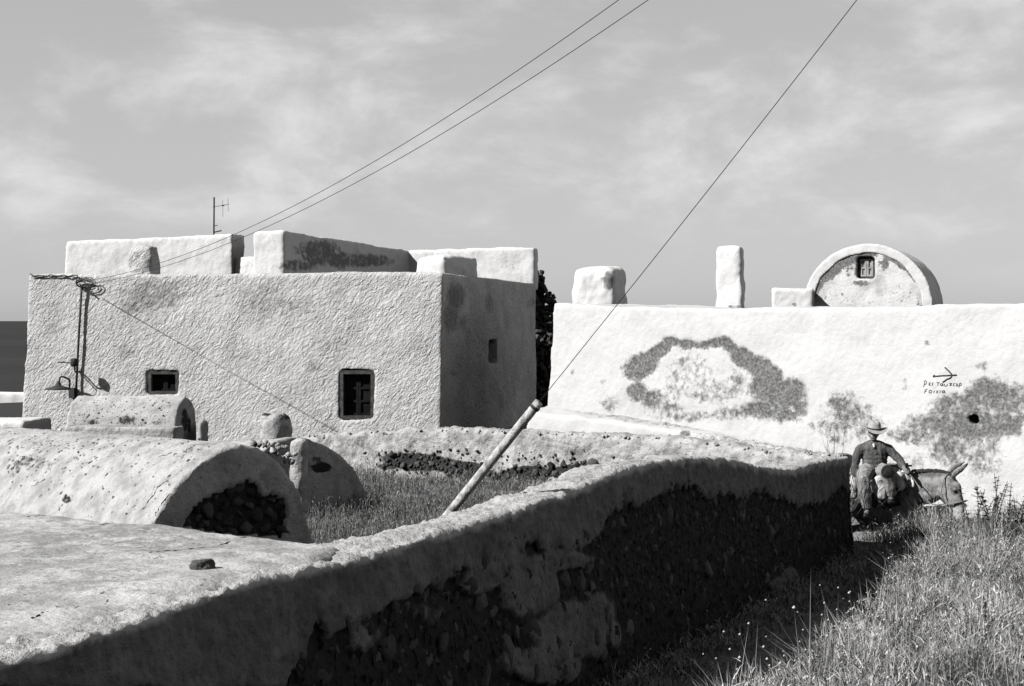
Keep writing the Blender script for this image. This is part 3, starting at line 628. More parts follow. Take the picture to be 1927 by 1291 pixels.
st = face * sstep(-14, 16, below + 14 * pn(c * 7)) * (1 - .75 * np.clip(mort * 1.5 + .5 * pn(c * 3) - .2, 0, 1))
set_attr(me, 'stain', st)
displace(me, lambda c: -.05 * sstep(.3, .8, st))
set_attr(me, 'bare', face * sstep(4, 16, np.interp(c[:, 1], eY, eZ) * 0 + (Yp - np.interp(X, [p[0] for p in EDGE], [p[1] for p in EDGE])) + 10 * pn(c * 5)))  # mask for the shade painted on the lane face, ragged under the edge
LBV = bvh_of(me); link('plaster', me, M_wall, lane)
items = []
for _ in range(5200):
    px = RNG.uniform(560, 1612); py = RNG.uniform(900, 1330)
    b_ = py - np.interp(px, sx, sy, left=1300)
    if b_ < -10: continue
    h = hit(LBV, px, py, 0)
    if h is None: continue
    u_, s_ = RNG.random(), h[1]
    mm = blob_sum(np.array([h]), [(930, 1075, 60, 26, 1, -30), (1000, 1110, 40, 40, 1, -30), (1060, 1055, 40, 14, .8), (1080, 1190, 60, 40, 1), (1130, 1150, 30, 30, .8, 30), (1030, 1250, 60, 30, 1), (1490, 1090, 16, 22, 1)])[0]
    if RNG.random() < mm * .42: continue
    if h[1] > 22.9 or np.dot(h[:2] - np.array([wallx(h[1]), h[1]]), WN[:2]) < -.1: continue
    size = (RNG.uniform(.12, .24) if _ < 1500 else RNG.uniform(.04, .12)) * (1.0 if b_ > 25 else .6)
    if any(np.sum((h - q[0]) ** 2) < (.62 * (size + q[1])) ** 2 for q in items): continue
    items.append((h - WN * size * .35, size, WN))
link('stones', rocks_mesh(items, 2, .45), M_rock, lane)

# ------------------------------------------------------------ courtyard back wall
cw = thing('courtyard_wall', (.5, 27.2, -3.25), 'low curved courtyard wall of plastered stones in front of plaster house', 'wall')
bt = [(5.42, 23.02, 857), (4.9, 23.5, 852), (4.4, 24.0, 847), (3.18, 25.3, 826), (1.8, 26.3, 819), (.5, 27.0, 813), (-.5, 27.55, 809), (-1.43, 28.0, 806), (-2.7, 28.5, 811), (-4.05, 29.0, 818), (-5.2, 29.4, 826)]
cm_ = catmull([np.array([b[0], b[1], zt(b[2], b[1])]) for b in bt], 5)
V = []; Fc = []
for i, p in enumerate(cm_):
    t = cm_[min(i + 1, len(cm_) - 1)] - cm_[max(i - 1, 0)]; t = t[:2] / np.linalg.norm(t[:2]); n = np.array([t[1], -t[0], 0]); n = n if n[1] > 0 else -n   # away from camera
    sec = [(p - n * .10, -3.8), (p, p[2] - .06), (p + n * .08, p[2] + .0), (p + n * .3, p[2] + .02), (p + n * .46, p[2] - .04), (p + n * .5, -4.3)]
    for q_, z_ in sec: V.append(np.array([q_[0], q_[1], z_]))
k = 6
for i in range(len(cm_) - 1):
    for j in range(k): Fc.append([i * k + j, i * k + (j + 1) % k, (i + 1) * k + (j + 1) % k, (i + 1) * k + j])
Fc.append(list(range(k))); Fc.append([(len(cm_) - 1) * k + j for j in range(k)][::-1])
me = remesh([(V, Fc)], .045, smooth=2); displace(me, lambda c: .05 * fbm(c * 2.2, 3) + .02 * pn(c * 8))
DARK = [(790, 870, 74, 17, 1.0, 4), (870, 882, 66, 16, .9, 8), (730, 878, 20, 8, .7), (980, 893, 60, 16, .9, -8), (1060, 885, 60, 10, .8, -12), (900, 890, 30, 10, .8), (640, 835, 60, 16, .4), (700, 820, 50, 8, .35)]
c = coords(me); st = blob_sum(c, DARK); set_attr(me, 'stain', st); CBV = bvh_of(me); link('plaster', me, M_back, cw)
items = []; big = []
for _ in range(2600):
    px = RNG.uniform(590, 1180); py = RNG.uniform(840, 915); h = hit(CBV, px, py, .0)
    if h is None: continue
    s_ = blob_sum(np.array([h]), DARK[:6])[0]; near = blob_sum(np.array([h]), [(b[0], b[1] - 14, b[2] * 1.1, b[3] * 1.8, .16) for b in DARK[:6]])[0]
    if RNG.random() > max(s_ * 1.1 - .15, near): continue
    size = .04 + .12 * RNG.random() ** 2 if s_ > .3 else RNG.uniform(.02, .06)
    if any(np.sum((h - q[0]) ** 2) < (.6 * (size + q[1])) ** 2 for q in items): continue
    items.append((h + np.array([0, -.05 * size, 0]), size))
link('stones', rocks_mesh(items, 2, .6), M_rock, cw)
items = []
for i in range(len(cm_) - 1):
    for k_ in range(9):
        p = cm_[i] + (cm_[i + 1] - cm_[i]) * RNG.random(); off = RNG.uniform(.0, .45)
        t = cm_[i + 1] - cm_[i]; n = np.array([t[1], -t[0], 0]); n /= np.linalg.norm(n); n = n if n[1] > 0 else -n
        items.append((p + n * off + np.array([0, 0, RNG.uniform(-.05, -.01)]), RNG.uniform(.025, .06)))
link('coping_stones', rocks_mesh(items, 2, .5), M_coping, cw)

# ------------------------------------------------------------ flat roof terrace at the lower left
terr = thing('terrace_roof', (-3.5, 6.0, -3.2), 'flat weathered plaster roof beside the lane wall at lower left', 'roof')
def far_edge(x): return np.interp(x, [-12, -3.2, -.87, -.2], [12.6, 8.85, 7.62, 7.4])
V = []; Fc = []
tx = np.linspace(0, 1, 9)
fe = [(-9.5, far_edge(-9.5))] + [(x, float(far_edge(x))) for x in (-6, -4.5, -3.2, -2.2, -1.4)] + [(-.93, 7.66)]
ne = [(float(wallx(y)) - .06, y) for y in (7.2, 6.4, 5.6, 4.8, 3.8, 2.6, 1.6)]
pl = fe + ne + [(-9.5, 1.6)]
def terr_z(x, y):
    d = (wallx(y) - x); return edge_z(np.maximum(y, 5)) * np.exp(-np.maximum(d, 0) * 1.2) + (1 - np.exp(-np.maximum(d, 0) * 1.2)) * (-1.235) + .02 - .05 * np.exp(-(np.maximum(d, 0) / .14) ** 2)
topp = [np.array([x, y, -1.22]) for x, y in pl]; botp = [np.array([x + .0, y, -3.7]) for x, y in pl]
me = remesh([prism(topp, botp)], .04, smooth=5)
c = coords(me); kk = sstep(-1.9, -1.3, c[:, 2]); c[:, 2] += kk * (terr_z(c[:, 0], c[:, 1]) + 1.22); me.vertices.foreach_set('co', c.ravel()); me.update()
displace(me, lambda c: .018 * fbm(c * 1.6, 3) + .006 * pn(c * 11) + .004 * pn(c * 22))
c = coords(me)
set_attr(me, 'stain', blob_sum(c, [(240, 1010, 240, 45, .5, 4), (120, 1020, 120, 60, .5), (450, 1030, 160, 30, .42, 5), (200, 1090, 150, 50, .42), (480, 1090, 60, 20, .4), (60, 1100, 60, 60, .4)]))
TBV = bvh_of(me); link('roof', me, M_terr, terr)
# cracks: thin dark seams lying in the plaster
def crack(pts, bv, r, jit=1.5):
    d = []
    for i in range(len(pts) - 1):
        for t in np.linspace(0, 1, 7, endpoint=False): d.append((pts[i][0] + (pts[i + 1][0] - pts[i][0]) * t + RNG.uniform(-jit, jit), pts[i][1] + (pts[i + 1][1] - pts[i][1]) * t + RNG.uniform(-jit, jit) * .7))
    pts3 = [hit(bv, *q_, -.002) for q_ in d]; pts3 = [p for p in pts3 if p is not None]
    return tube(pts3, [r * RNG.uniform(.3, 1.3) for _ in pts3], 5) if len(pts3) > 2 else ([], [])
cr = [crack(p, TBV, .006) for p in ([(283, 1040), (330, 1036), (400, 1030), (440, 1018)], [(185, 988), (235, 980)], [(290, 1052), (305, 1045)], [(60, 1165), (75, 1155), (95, 1150)], [(195, 1138), (205, 1128)], [(285, 986), (315, 984)], [(450, 1012), (485, 1008), (520, 1012)], [(50, 972), (110, 968), (185, 972)])]
for q_ in cr:
    if q_[0]: link('crack', mesh_np('cr', *q_), M_rock, terr)
# the loose stone lying on it
p0 = hit(TBV, 388, 1070, .0); rk = rocks_mesh([(np.zeros(3), .1)], 3, .5); cc_ = coords(rk); cc_ = cc_ / np.abs(cc_).max(0) * np.array([.078, .06, .042]) + p0 + np.array([0, 0, .012]); rk.vertices.foreach_set('co', cc_.ravel())
tag(link('loose_rock', rk, M_rock, None, p0), 'dark loose stone lying on the flat plaster roof', 'rock')
# ------------------------------------------------------------ barrel vaults
VU = np.array([.75, .66]); VU = VU / np.linalg.norm(VU); VA = np.array([-.72, .69]); VA /= np.linalg.norm(VA)
def ray_plane(px, py, apex, u):
    """point of the vertical plane through apex along u, seen at px,py -> (s, z)"""
    r = (px - 963.5) / F; s = (r * apex[1] - apex[0]) / (u[0] - r * u[1]); Y = apex[1] + u[1] * s; return s, zt(py, Y)
def vault(name, label, apex_px, Y, pts, length, dz, m, zb=-4.0, vox=.045, u=VU, ax=VA, rel=.03):
    ap = U(*apex_px, Y); prof = [ray_plane(px, py, ap, u) for px, py in pts]
    prof = [(prof[0][0], zb)] + prof + [(prof[-1][0], zb)]
    f_ = [np.array([ap[0] + u[0] * s, ap[1] + u[1] * s, z]) for s, z in prof]; b_ = [p + np.array([ax[0] * length, ax[1] * length, dz if p[2] > zb + .01 else 0]) for p in f_]
    root = thing(name, (ap[0], ap[1], -3.4), label, 'vault'); me = remesh([prism(f_, b_)], vox, smooth=2); displace(me, lambda c: rel * fbm(c * 1.3, 2) + .010 * pn(c * 8))
    return root, me, ap
def crop_rocks(bv, n, region, size, sub=2, sink=.3, dens=None):
    items = []
    xs = [p[0] for p in region]; ys_ = [p[1] for p in region]
    for _ in range(n):
        px, py = RNG.uniform(min(xs), max(xs)), RNG.uniform(min(ys_), max(ys_))
        if not in_poly(np.array([px]), np.array([py]), region)[0]: continue
        if dens and RNG.random() > dens(px, py): continue
        s_ = RNG.uniform(*size); h = hit(bv, px, py, -s_ * sink)
        if h is None: continue
        if any(np.sum((h - q[0]) ** 2) < (.6 * (s_ + q[1])) ** 2 for q in items): continue
        items.append((h, s_))
    return items
# front vault
fv, me, ap = vault('barrel_vault', 'largest barrel vault with shaded arched end and hole full of dark rubble', (455, 835), 17.0, [(240, 1080), (265, 1030), (290, 978), (330, 915), (380, 868), (420, 845), (455, 835), (490, 840), (530, 870), (565, 925), (590, 1005), (603, 1070)], 7.5, -.14, M_vault)
HOLE = [(345, 990), (365, 955), (392, 938), (430, 922), (465, 906), (485, 912), (492, 934), (512, 930), (535, 940), (542, 960), (536, 990), (532, 1010), (420, 1005)]
c = coords(me); X, Yp = to_px(c); n_ = normals(me); fc = sstep(.3, .7, n_ @ np.array([.69, -.72, 0]))
ins_ = in_poly(X, Yp, HOLE) & (fc > .5)
set_attr(me, 'stain', np.where(ins_, 1.2, 0) + (1 - fc) * blob_sum(c, [(60, 870, 50, 20, .45), (130, 880, 60, 20, .3), (345, 855, 40, 12, .4, -40), (125, 940, 10, 8, .8), (300, 900, 30, 12, .3)]))
cc = c.copy(); cc[ins_] += np.array([-.69, .72, 0]) * .10; me.vertices.foreach_set('co', cc.ravel()); me.update()
FBV = bvh_of(me); link('vault_shell', me, M_vault, fv)
link('rubble', rocks_mesh(crop_rocks(FBV, 500, HOLE, (.07, .15), sink=.1), 2, .45), M_rock, fv)
roof_r = [(14, 812), (250, 822), (380, 832), (410, 850), (350, 880), (300, 950), (285, 972), (14, 950)]
it = crop_rocks(FBV, 1700, roof_r, (.016, .05), sink=.35, dens=lambda px, py: .10 + .75 * math.exp(-((px - 40) / 110) ** 2 - ((py - 850) / 40) ** 2) + .4 * math.exp(-((py - 830) / 16) ** 2))
it += crop_rocks(FBV, 60, [(15, 880), (40, 855), (60, 860), (55, 885), (20, 900)], (.05, .09), sink=.3) + crop_rocks(FBV, 8, [(118, 935), (135, 935), (132, 948), (120, 948)], (.05, .08), sink=.2)
link('embedded_stones', rocks_mesh(it, 2, .4), M_rockgrey, fv)
cr = [crack(p, FBV, .010, 2) for p in ([(268, 960), (285, 935), (300, 915), (320, 900)], [(345, 850), (360, 842), (372, 836)], [(300, 860), (330, 850)], [(60, 915), (90, 900)], [(320, 930), (300, 955), (290, 972)])]
for q_ in cr:
    if q_[0]: link('crack', mesh_np('cr', *q_), M_rock, fv)
# middle vault with chimney stump
mv, me, ap2 = vault('barrel_vault', 'smaller barrel vault with shaded end and stub chimney behind the largest vault', (548, 822), 23.2, [(405, 985), (440, 920), (480, 860), (515, 830), (548, 822), (580, 823), (612, 835), (645, 858), (670, 888), (692, 930)], 2.6, -.25, M_vault)
set_attr(me, 'stain', blob_sum(coords(me), [(605, 880, 22, 10, .9), (595, 865, 16, 8, .6)])); MBV = bvh_of(me); link('vault_shell', me, M_vault, mv)
sp = [U(489, 832, 23.9), U(548, 832, 23.9)]; cx = .5 * (sp[0] + sp[1]); rr = .5 * np.linalg.norm(sp[1] - sp[0])
z_t = zt(779, 23.9)
me = remesh([lathe(cx, [(rr * 1.05, -3.2), (rr, z_t - .35), (rr * .97, z_t - .07), (rr * .8, z_t), (rr * .2, z_t + .02)])], .03, smooth=3); displace(me, lambda c: .04 * fbm(c * 4, 2) + .03 * pn(c * 9) * sstep(z_t - .3, z_t, c[:, 2]))
set_attr(me, 'stain', blob_sum(coords(me), [(500, 780, 12, 3, .8), (535, 785, 14, 8, .55), (530, 800, 10, 14, .4)])); link('chimney', me, M_vault, mv)
b0 = U(562, 905, 22.6)
me = remesh([lathe(b0, [(.17, -4.0), (.14, zt(830, 22.6)), (.05, zt(823, 22.6))], 16)], .03, smooth=2); displace(me, lambda c: .03 * fbm(c * 4, 2)); set_attr(me, 'stain', np.zeros(len(me.vertices))); link('buttress', me, M_vault, mv)
items = []
for _ in range(70):
    px = RNG.uniform(470, 556); py = RNG.uniform(828, 880)
    if py < 828 + .35 * (px - 470) * .4 or py > 840 + .55 * (px - 480): continue
    items.append((U(px, py, 21.2 + RNG.uniform(-.2, .2)), RNG.uniform(.03, .09)))
link('broken_stones', rocks_mesh(items, 2, .6), M_coping, mv)
# small vault by the house wall
su = np.array([.42, .91]); sa = np.array([-.99, .12])
sv, me, ap3 = vault('small_vault', 'little pebble studded vault with narrow dark end against the house front', (350, 745), 28.4, [(326, 860), (328, 815), (331, 785), (338, 760), (350, 745), (360, 752), (368, 772), (372, 800), (374, 860)], 2.35, .0, M_small, u=su, ax=sa, zb=-3.6, vox=.035, rel=.02)
c = coords(me); n_ = normals(me); fc = sstep(.3, .7, n_ @ np.array([.9, -.4, 0]))
set_attr(me, 'stain', (1 - fc) * blob_sum(c, [(240, 790, 20, 12, .6), (175, 795, 14, 8, .6), (300, 795, 20, 8, .5), (225, 760, 60, 12, .3)]) + fc * blob_sum(c, [(348, 790, 8, 25, .7), (355, 800, 6, 20, .6)])); SBV = bvh_of(me); link('vault_shell', me, M_small, sv)
it = crop_rocks(SBV, 420, [(140, 750), (330, 748), (322, 800), (130, 802)], (.02, .05), sink=.45); link('embedded_stones', rocks_mesh(it, 2, .35), M_rockgrey, sv)
q = quad_plan(xy(124, 27.9), xy(329, 27.6), .5); soft_block('ledge', ring(q, -3.6), [z3(p, zt(803, 27.8)) for p in q], .04, M_vault, sv, 3, .02, 2.0, [(220, 812, 110, 6, .35)])
q = quad_plan(xy(372, 28.2), xy(382, 28.2), .5); soft_block('step', ring(q, -3.6), [z3(p, zt(795, 28.2)) for p in q], .03, M_vault, sv, 2, .02, 2.0)

# ------------------------------------------------------------ things at the far left
q = quad_plan(xy(-420, 31.9), xy(46, 31.2), 1.4); lw = soft_block('low_terrace', ring(q, -3.8), [z3(p, zt(792, 31.3)) for p in q], .06, M_roofwhite, None, 2, .02, 2.0); tag(lw, 'low whitewashed terrace edge beside the left corner of the plaster house', 'terrace')
q = quad_plan(xy(-900, 67.0), xy(120, 63.0), .5); fw = soft_block('field_wall', ring(q, -6), [z3(p, zt(738, 63.5)) for p in q], .12, M_roofwhite, None, 2, .02, 2.0); tag(fw, 'distant white field wall seen past the left corner of house', 'wall')

# ------------------------------------------------------------ anchored stay wire with its wooden guard
gw = thing('stay_wire', U(848, 965, 10.4), 'taut stay wire rising from a leaning pale pole behind the lane wall', 'stay wire')
b0, b1 = U(838, 975, 10.5), U(1014, 757, 10.2)
pts = [b0 + (b1 - b0) * t for t in np.linspace(-1.98, 1, 20)]
link('pole', mesh_np('p', *tube(pts, [.036] * 19 + [.035], 12)), M_pole, gw)
link('iron_band', mesh_np('ib', *tube([b0 + (b1 - b0) * t for t in (.95, .97)], .041, 12)), M_metal, gw)
link('clip', mesh_np('k', *tube([b0 + (b1 - b0) * .93 + np.array([-.055, 0, .02]), b0 + (b1 - b0) * .93], .006, 5)), M_wire, gw)
e1 = U(1597, 12, 9.0); d = e1 - U(1018, 752, 10.18); link('cable', mesh_np('c', *tube([U(1012, 760, 10.19) + (d * 1.5) * t - np.array([0, 0, .03 * math.sin(math.pi * t)]) for t in np.linspace(0, 1, 30)], .0030, 5)), M_wire, gw)
# ------------------------------------------------------------ rider and donkey
def chain_solid(chains, px_unit, step=.45, sub=2):
    """chains of (point, radius or (rx,ry,rz)) swept with spheres; radii in measured pixels"""
    v0, f0 = ico(sub); polys = []
    for ch in chains:
        P_ = [np.asarray(q[0], float) for q in ch]; R_ = [np.asarray(q[1] if hasattr(q[1], '__len__') else (q[1],) * 3, float) / px_unit for q in ch]
        if len(P_) == 1: polys.append((v0 * R_[0] + P_[0], f0.tolist())); continue
        for i in range(len(P_) - 1):
            L_ = np.linalg.norm(P_[i + 1] - P_[i]); n = max(2, int(L_ / (min(R_[i].min(), R_[i + 1].min()) * step)) + 1)
            for t in np.linspace(0, 1, n): polys.append((v0 * (R_[i] * (1 - t) + R_[i + 1] * t) + P_[i] * (1 - t) + P_[i + 1] * t, f0.tolist()))
    return polys
KD = 1.055; PU = 108.0 / KD
def Ud(px, py, Y): return U(px, py, Y * KD)
def near(nm, chains, vox, m, parent, smooth=3, rel=None, stains=None, step=.45, label=None, tones=None):
    me = remesh(chain_solid(chains, PU, step), vox, smooth=smooth, fac=.5)
    if rel: displace(me, rel)
    set_attr(me, 'stain', blob_sum(coords(me), stains) if stains else np.zeros(len(me.vertices))); set_attr(me, 'tone', blob_sum(coords(me), tones) if tones else np.zeros(len(me.vertices)))
    o = link(nm, me, m, parent)
    if label: o['label'] = label
    return o
M_donk = mat('donkey_coat', .38, .20, 11.0, .38, .68, tone=.05, bump=.014, bscale=50, detail=8, stain=.62, stain_k=.5, stain_scale=30)
M_mane = mat('dark_hair', .03, .06, 40.0, bump=.01, bscale=80)
M_skin = mat('weathered_skin', .30, .2, 20.0, .4, .7, rough=.6, bump=.002, bscale=90)
M_shirt = mat('dark_shirt', .10, .19, 12.0, .4, .7, bump=.008, bscale=45)
M_trou = mat('faded_trousers', .36, .24, 9.0, .4, .7, bump=.010, bscale=40, stain=.02, stain_k=.25, stain_scale=10)
M_shoe = mat('dark_leather', .03, .05, 10.0, rough=.6)
M_hat = mat('straw_felt_hat', .46, .36, 14.0, .4, .7, bump=.003, bscale=90)
M_band = mat('hat_band', .05)
M_cloth = mat('white_blanket', .75, .6, 8.0, .4, .7, bump=.01, bscale=24)
M_pad = mat('dark_saddle_pad', .12, .22, 14.0, bump=.01, bscale=40)
M_wood = mat('worn_wood', .3, .16, 18.0, bump=.004, bscale=40)
M_rope = mat('rope', .3, .18, 40.0)
donkey = thing('donkey', Ud(1680, 1022, 24.5), 'grey donkey with lowered head standing in the tall grass at wall corner', 'donkey')
dch = [[(Ud(1716, 930, 24.16), 22), (Ud(1748, 930, 23.98), (20, 17, 19)), (Ud(1772, 922, 23.86), (14, 11, 14))], [(Ud(1578, 916, 25.0), 30), (Ud(1590, 916, 24.95), 33), (Ud(1625, 921, 24.75), 36), (Ud(1670, 922, 24.5), 36), (Ud(1706, 917, 24.3), 32), (Ud(1722, 918, 24.2), 28), (Ud(1748, 914, 24.0), (25, 20, 26)), (Ud(1772, 908, 23.86), (20, 15, 20)), (Ud(1783, 908, 23.78), (17, 13, 18)), (Ud(1793, 918, 23.72), (15.5, 13, 16)), (Ud(1799, 936, 23.68), (13, 11, 13)), (Ud(1804, 955, 23.64), (10.5, 9, 11)), (Ud(1807, 970, 23.62), (10, 9, 9)), (Ud(1808, 979, 23.61), (8.5, 8, 7))],
    [(Ud(1777, 926, 23.77), (13, 10, 13)), (Ud(1788, 943, 23.7), (9.5, 8, 10)), (Ud(1799, 975, 23.62), (6, 6, 5))], [(Ud(1808, 955, 23.62), (4, 4, 8)), (Ud(1800, 915, 23.66), (8, 10, 8))],
    [(Ud(1708, 930, 24.12), 19), (Ud(1709, 958, 24.06), 11), (Ud(1708, 980, 24.05), 8.5), (Ud(1709, 986, 24.04), 8), (Ud(1709, 1008, 24.06), 5.5), (Ud(1710, 1016, 24.05), 7), (Ud(1711, 1024, 24.04), 8)],
    [(Ud(1722, 930, 24.42), 19), (Ud(1726, 958, 24.4), 11), (Ud(1727, 985, 24.4), 8), (Ud(1727, 1006, 24.4), 5.5), (Ud(1728, 1014, 24.4), 7), (Ud(1729, 1021, 24.39), 8)],
    [(Ud(1586, 925, 24.75), 26), (Ud(1604, 950, 24.68), 14), (Ud(1588, 982, 24.8), 8.5), (Ud(1592, 1006, 24.78), 6), (Ud(1594, 1015, 24.77), 7), (Ud(1595, 1022, 24.76), 8)],
    [(Ud(1592, 925, 25.15), 26), (Ud(1614, 950, 25.1), 14), (Ud(1602, 980, 25.2), 8.5), (Ud(1606, 1002, 25.18), 6), (Ud(1608, 1010, 25.17), 7), (Ud(1609, 1016, 25.16), 8)],
    [(Ud(1789, 899, 23.72), 5), (Ud(1798, 890, 23.72), (6.5, 3.5, 6.5)), (Ud(1806, 884, 23.72), (6.5, 3.5, 6.5)), (Ud(1815, 877, 23.73), (4.5, 3, 4.5)), (Ud(1822, 872.5, 23.73), 2)],
    [(Ud(1782, 897, 23.92), 5), (Ud(1788, 886, 23.95), (6, 3.5, 6.5)), (Ud(1797, 879, 23.97), (5.5, 3.5, 6)), (Ud(1808, 873, 24.0), (4, 3, 4)), (Ud(1814, 870, 24.0), 2)]]
near('body', dch, .022, M_donk, donkey, 3, lambda c: .008 * pn(c * 6) + .008 * pn(c * np.array([30, 30, 14])), [(1806, 966, 14, 12, 1.0), (1650, 968, 60, 10, .75), (1795, 920, 5, 5, .5), (1778, 935, 9, 22, .3), (1600, 972, 14, 18, .5)], tones=[(1822, 873, 7, 7, 1), (1798, 922, 8, 9, .8), (1811, 975, 3, 3, 1), (1740, 892, 40, 6, .7), (1712, 1000, 20, 14, .6), (1792, 902, 8, 5, .5)])
near('mane', [[(Ud(1716, 887, 24.22), 3.5), (Ud(1730, 886.5, 24.1), 4.5), (Ud(1755, 887, 23.96), 5), (Ud(1772, 888, 23.86), 5), (Ud(1788, 893, 23.74), 4), (Ud(1796, 901, 23.66), 3)]], .018, M_mane, donkey, 1, lambda c: .02 * pn(c * 26))
near('tail', [[(Ud(1556, 905, 25.0), 5), (Ud(1546, 930, 25.05), 4), (Ud(1545, 960, 25.05), 4), (Ud(1547, 985, 25.05), 7), (Ud(1548, 1000, 25.05), 3)]], .018, M_mane, donkey, 2)
near('eye', [[(Ud(1797.5, 924, 23.59), (3.6, 3, 3))]], .006, M_shoe, donkey, 1)
def ellipse_ring(c, ax, r1, r2, e1, n=22): e2 = np.cross(ax, e1); return [c + e1 * r1 * math.cos(t) + e2 * r2 * math.sin(t) for t in np.linspace(0, 2 * math.pi, n)]
hax = Ud(1808, 979, 23.61) - Ud(1793, 918, 23.72); hax /= np.linalg.norm(hax); he = np.array([0, 1.0, 0]); he -= hax * np.dot(he, hax); he /= np.linalg.norm(he)
halter = join([tube(ellipse_ring(Ud(1797, 947, 23.67), hax, .115, .165, he), .017, 6), tube([Ud(1777, 947, 23.55), Ud(1771, 925, 23.62), Ud(1775, 903, 23.66), Ud(1783, 892, 23.72)], .011, 5), tube([Ud(1783, 892, 23.7), Ud(1790, 893, 23.85)], .011, 5)])
link('halter', mesh_np('ha', *halter), M_rope, donkey)

saddle = thing('pack_saddle', Ud(1672, 890, 24.4), 'wooden pack saddle with white blanket and dark pad on the donkey back', 'saddle')
def drape(x0, x1, a0, a1, off, nm, m, wave=.02, seed=0):
    V = []; na, nb = 26, 22
    for i in range(na):
        t = i / (na - 1); px = x0 + (x1 - x0) * t; Yc = np.interp(px, [1590, 1722], [24.95, 24.2]); c0 = Ud(px, 921, Yc); r = .335 * KD + off
        for j in range(nb):
            an = math.radians(a0 + (a1 - a0) * j / (nb - 1)); k = wave * math.sin(px * .35 + j * .5 + seed) * (j / nb) + wave * pn(np.array([[px * .06, j * .4, seed]]))[0]
            rr = r + k; V.append(c0 + np.array([0.05 * k, -math.sin(an) * rr, math.cos(an) * rr]))
    f = [[i * nb + j, (i + 1) * nb + j, (i + 1) * nb + j + 1, i * nb + j + 1] for i in range(na - 1) for j in range(nb - 1)]
    me = mesh_np(nm, V, f); o = link(nm, me, m, saddle); md = o.modifiers.new('solid', 'SOLIDIFY'); md.thickness = .018; return o
drape(1634, 1700, -70, 98, .03, 'pad', M_pad, .015, 1)
drape(1640, 1708, -60, 78, .07, 'blanket', M_cloth, .03, 4)
drape(1606, 1640, -60, 84, .05, 'blanket', M_cloth, .03, 9)
near('blanket', [[(Ud(1655, 905, 23.84), (12, 8, 12)), (Ud(1657, 930, 23.80), (12, 8, 14))]], .015, M_cloth, saddle, 3, lambda c: .02 * pn(c * 9))
near('blanket', [[(Ud(1606, 906, 24.2), (9, 9, 12)), (Ud(1605, 928, 24.15), (9, 9, 12))]], .015, M_cloth, saddle, 3, lambda c: .02 * pn(c * 9))
near('blanket', [[(Ud(1690, 896, 23.86), (11, 7, 9)), (Ud(1697, 915, 23.84), (8, 6, 9))]], .015, M_cloth, saddle, 3, lambda c: .02 * pn(c * 9))
parts = []
for px in (1640, 1700):
    Yc = np.interp(px, [1590, 1722], [24.95, 24.2]); c0 = Ud(px, 921, Yc)
    parts.append(tube([c0 + np.array([0, -math.sin(a) * .42 * KD, math.cos(a) * .42 * KD + .02]) for a in np.linspace(-1.1, 1.15, 10)], .028, 6))
for a in (-.75, -.25, .3, .78):
    p = [];
    for px in (1632, 1712): Yc = np.interp(px, [1590, 1722], [24.95, 24.2]); p.append(Ud(px, 921, Yc) + np.array([0, -math.sin(a) * .43 * KD, math.cos(a) * .43 * KD + .02]))
    parts.append(tube(p, .02, 6))
for q_ in parts: link('wooden_bar', mesh_np('fr', *q_), M_wood, saddle)
link('side_pole', mesh_np('sp', *tube([Ud(1692, 884, 24.0), Ud(1716, 922, 23.9)], .016, 6)), M_wood, saddle)
link('side_pole', mesh_np('sp', *tube([Ud(1706, 880, 24.1), Ud(1724, 928, 23.95)], .018, 6)), M_wood, saddle)
link('girth', mesh_np('gi', *tube([Ud(1664, 921, np.interp(1664, [1590, 1722], [24.95, 24.2])) + np.array([0, -math.sin(a) * .345 * KD, math.cos(a) * .345 * KD]) for a in np.linspace(0, 2 * math.pi, 30)], .02, 5)), M_shoe, saddle)

Y0 = 24.12
def D(px, py, d=0): return Ud(px, py, Y0 + d / 108.0)
man = thing('person', D(1646, 892, 0), 'person in hat, dark shirt and patched trousers riding side saddle and holding a stick', 'person')
def hand(w_, palm, fd, up, curl, thumb):
    """palm centre, finger direction, palm normal; five separate fingers"""
    fd = fd / np.linalg.norm(fd); sd_ = np.cross(fd, up); sd_ /= np.linalg.norm(sd_); out = []
    px_ = 1 / PU; out.append([(w_, 4.2), (palm - fd * 2 * px_, (4.2, 3.2, 4.2)), (palm + fd * 3 * px_, (4.0, 2.8, 4.0))])
    for k, ln in enumerate((6.2, 7.2, 6.8, 5.4)):
        b_ = palm + fd * 4.5 * px_ + sd_ * (k - 1.5) * 2.3 * px_
        m_ = b_ + (fd * .75 + up * .45 * curl) * ln * .5 * px_; e_ = m_ + (fd * (.5 - .4 * curl) + up * .9 * curl) * ln * .5 * px_
        out.append([(b_, 1.25), (m_, 1.15), (e_, .95)])
    tb = palm - fd * 1.5 * px_ - sd_ * thumb * 3.4 * px_
    out.append([(tb, 1.6), (tb + (fd * .5 - sd_ * thumb * .8) * 3 * px_, 1.35), (tb + (fd * 1.3 - sd_ * thumb * .7 + up * .6) * 4.2 * px_, 1.05)])
    return out
armA = [(D(1618.5, 847, 2), 7.0), (D(1611, 862, 3), 6), (D(1607.5, 875, 2), 5.4), (D(1610, 888, -4), 5.4), (D(1612, 898, -8), 4.0)]
armB = [(D(1671.5, 846, 0), 7.0), (D(1685, 857, -3), 6), (D(1694, 868, -8), 5.4), (D(1699, 876, -18), 5.2), (D(1701, 880, -28), 4.0)]
legA = [(D(1634, 885, -2), 13), (D(1627, 894, -22), 12), (D(1624, 903, -38), 10), (D(1628, 930, -38), 8.2), (D(1632, 955, -34), 5.5)]
legB = [(D(1657, 885, -4), 13), (D(1666, 888, -24), 12), (D(1672, 892, -44), 10), (D(1675, 912, -40), 8.2), (D(1677, 932, -36), 5.5)]
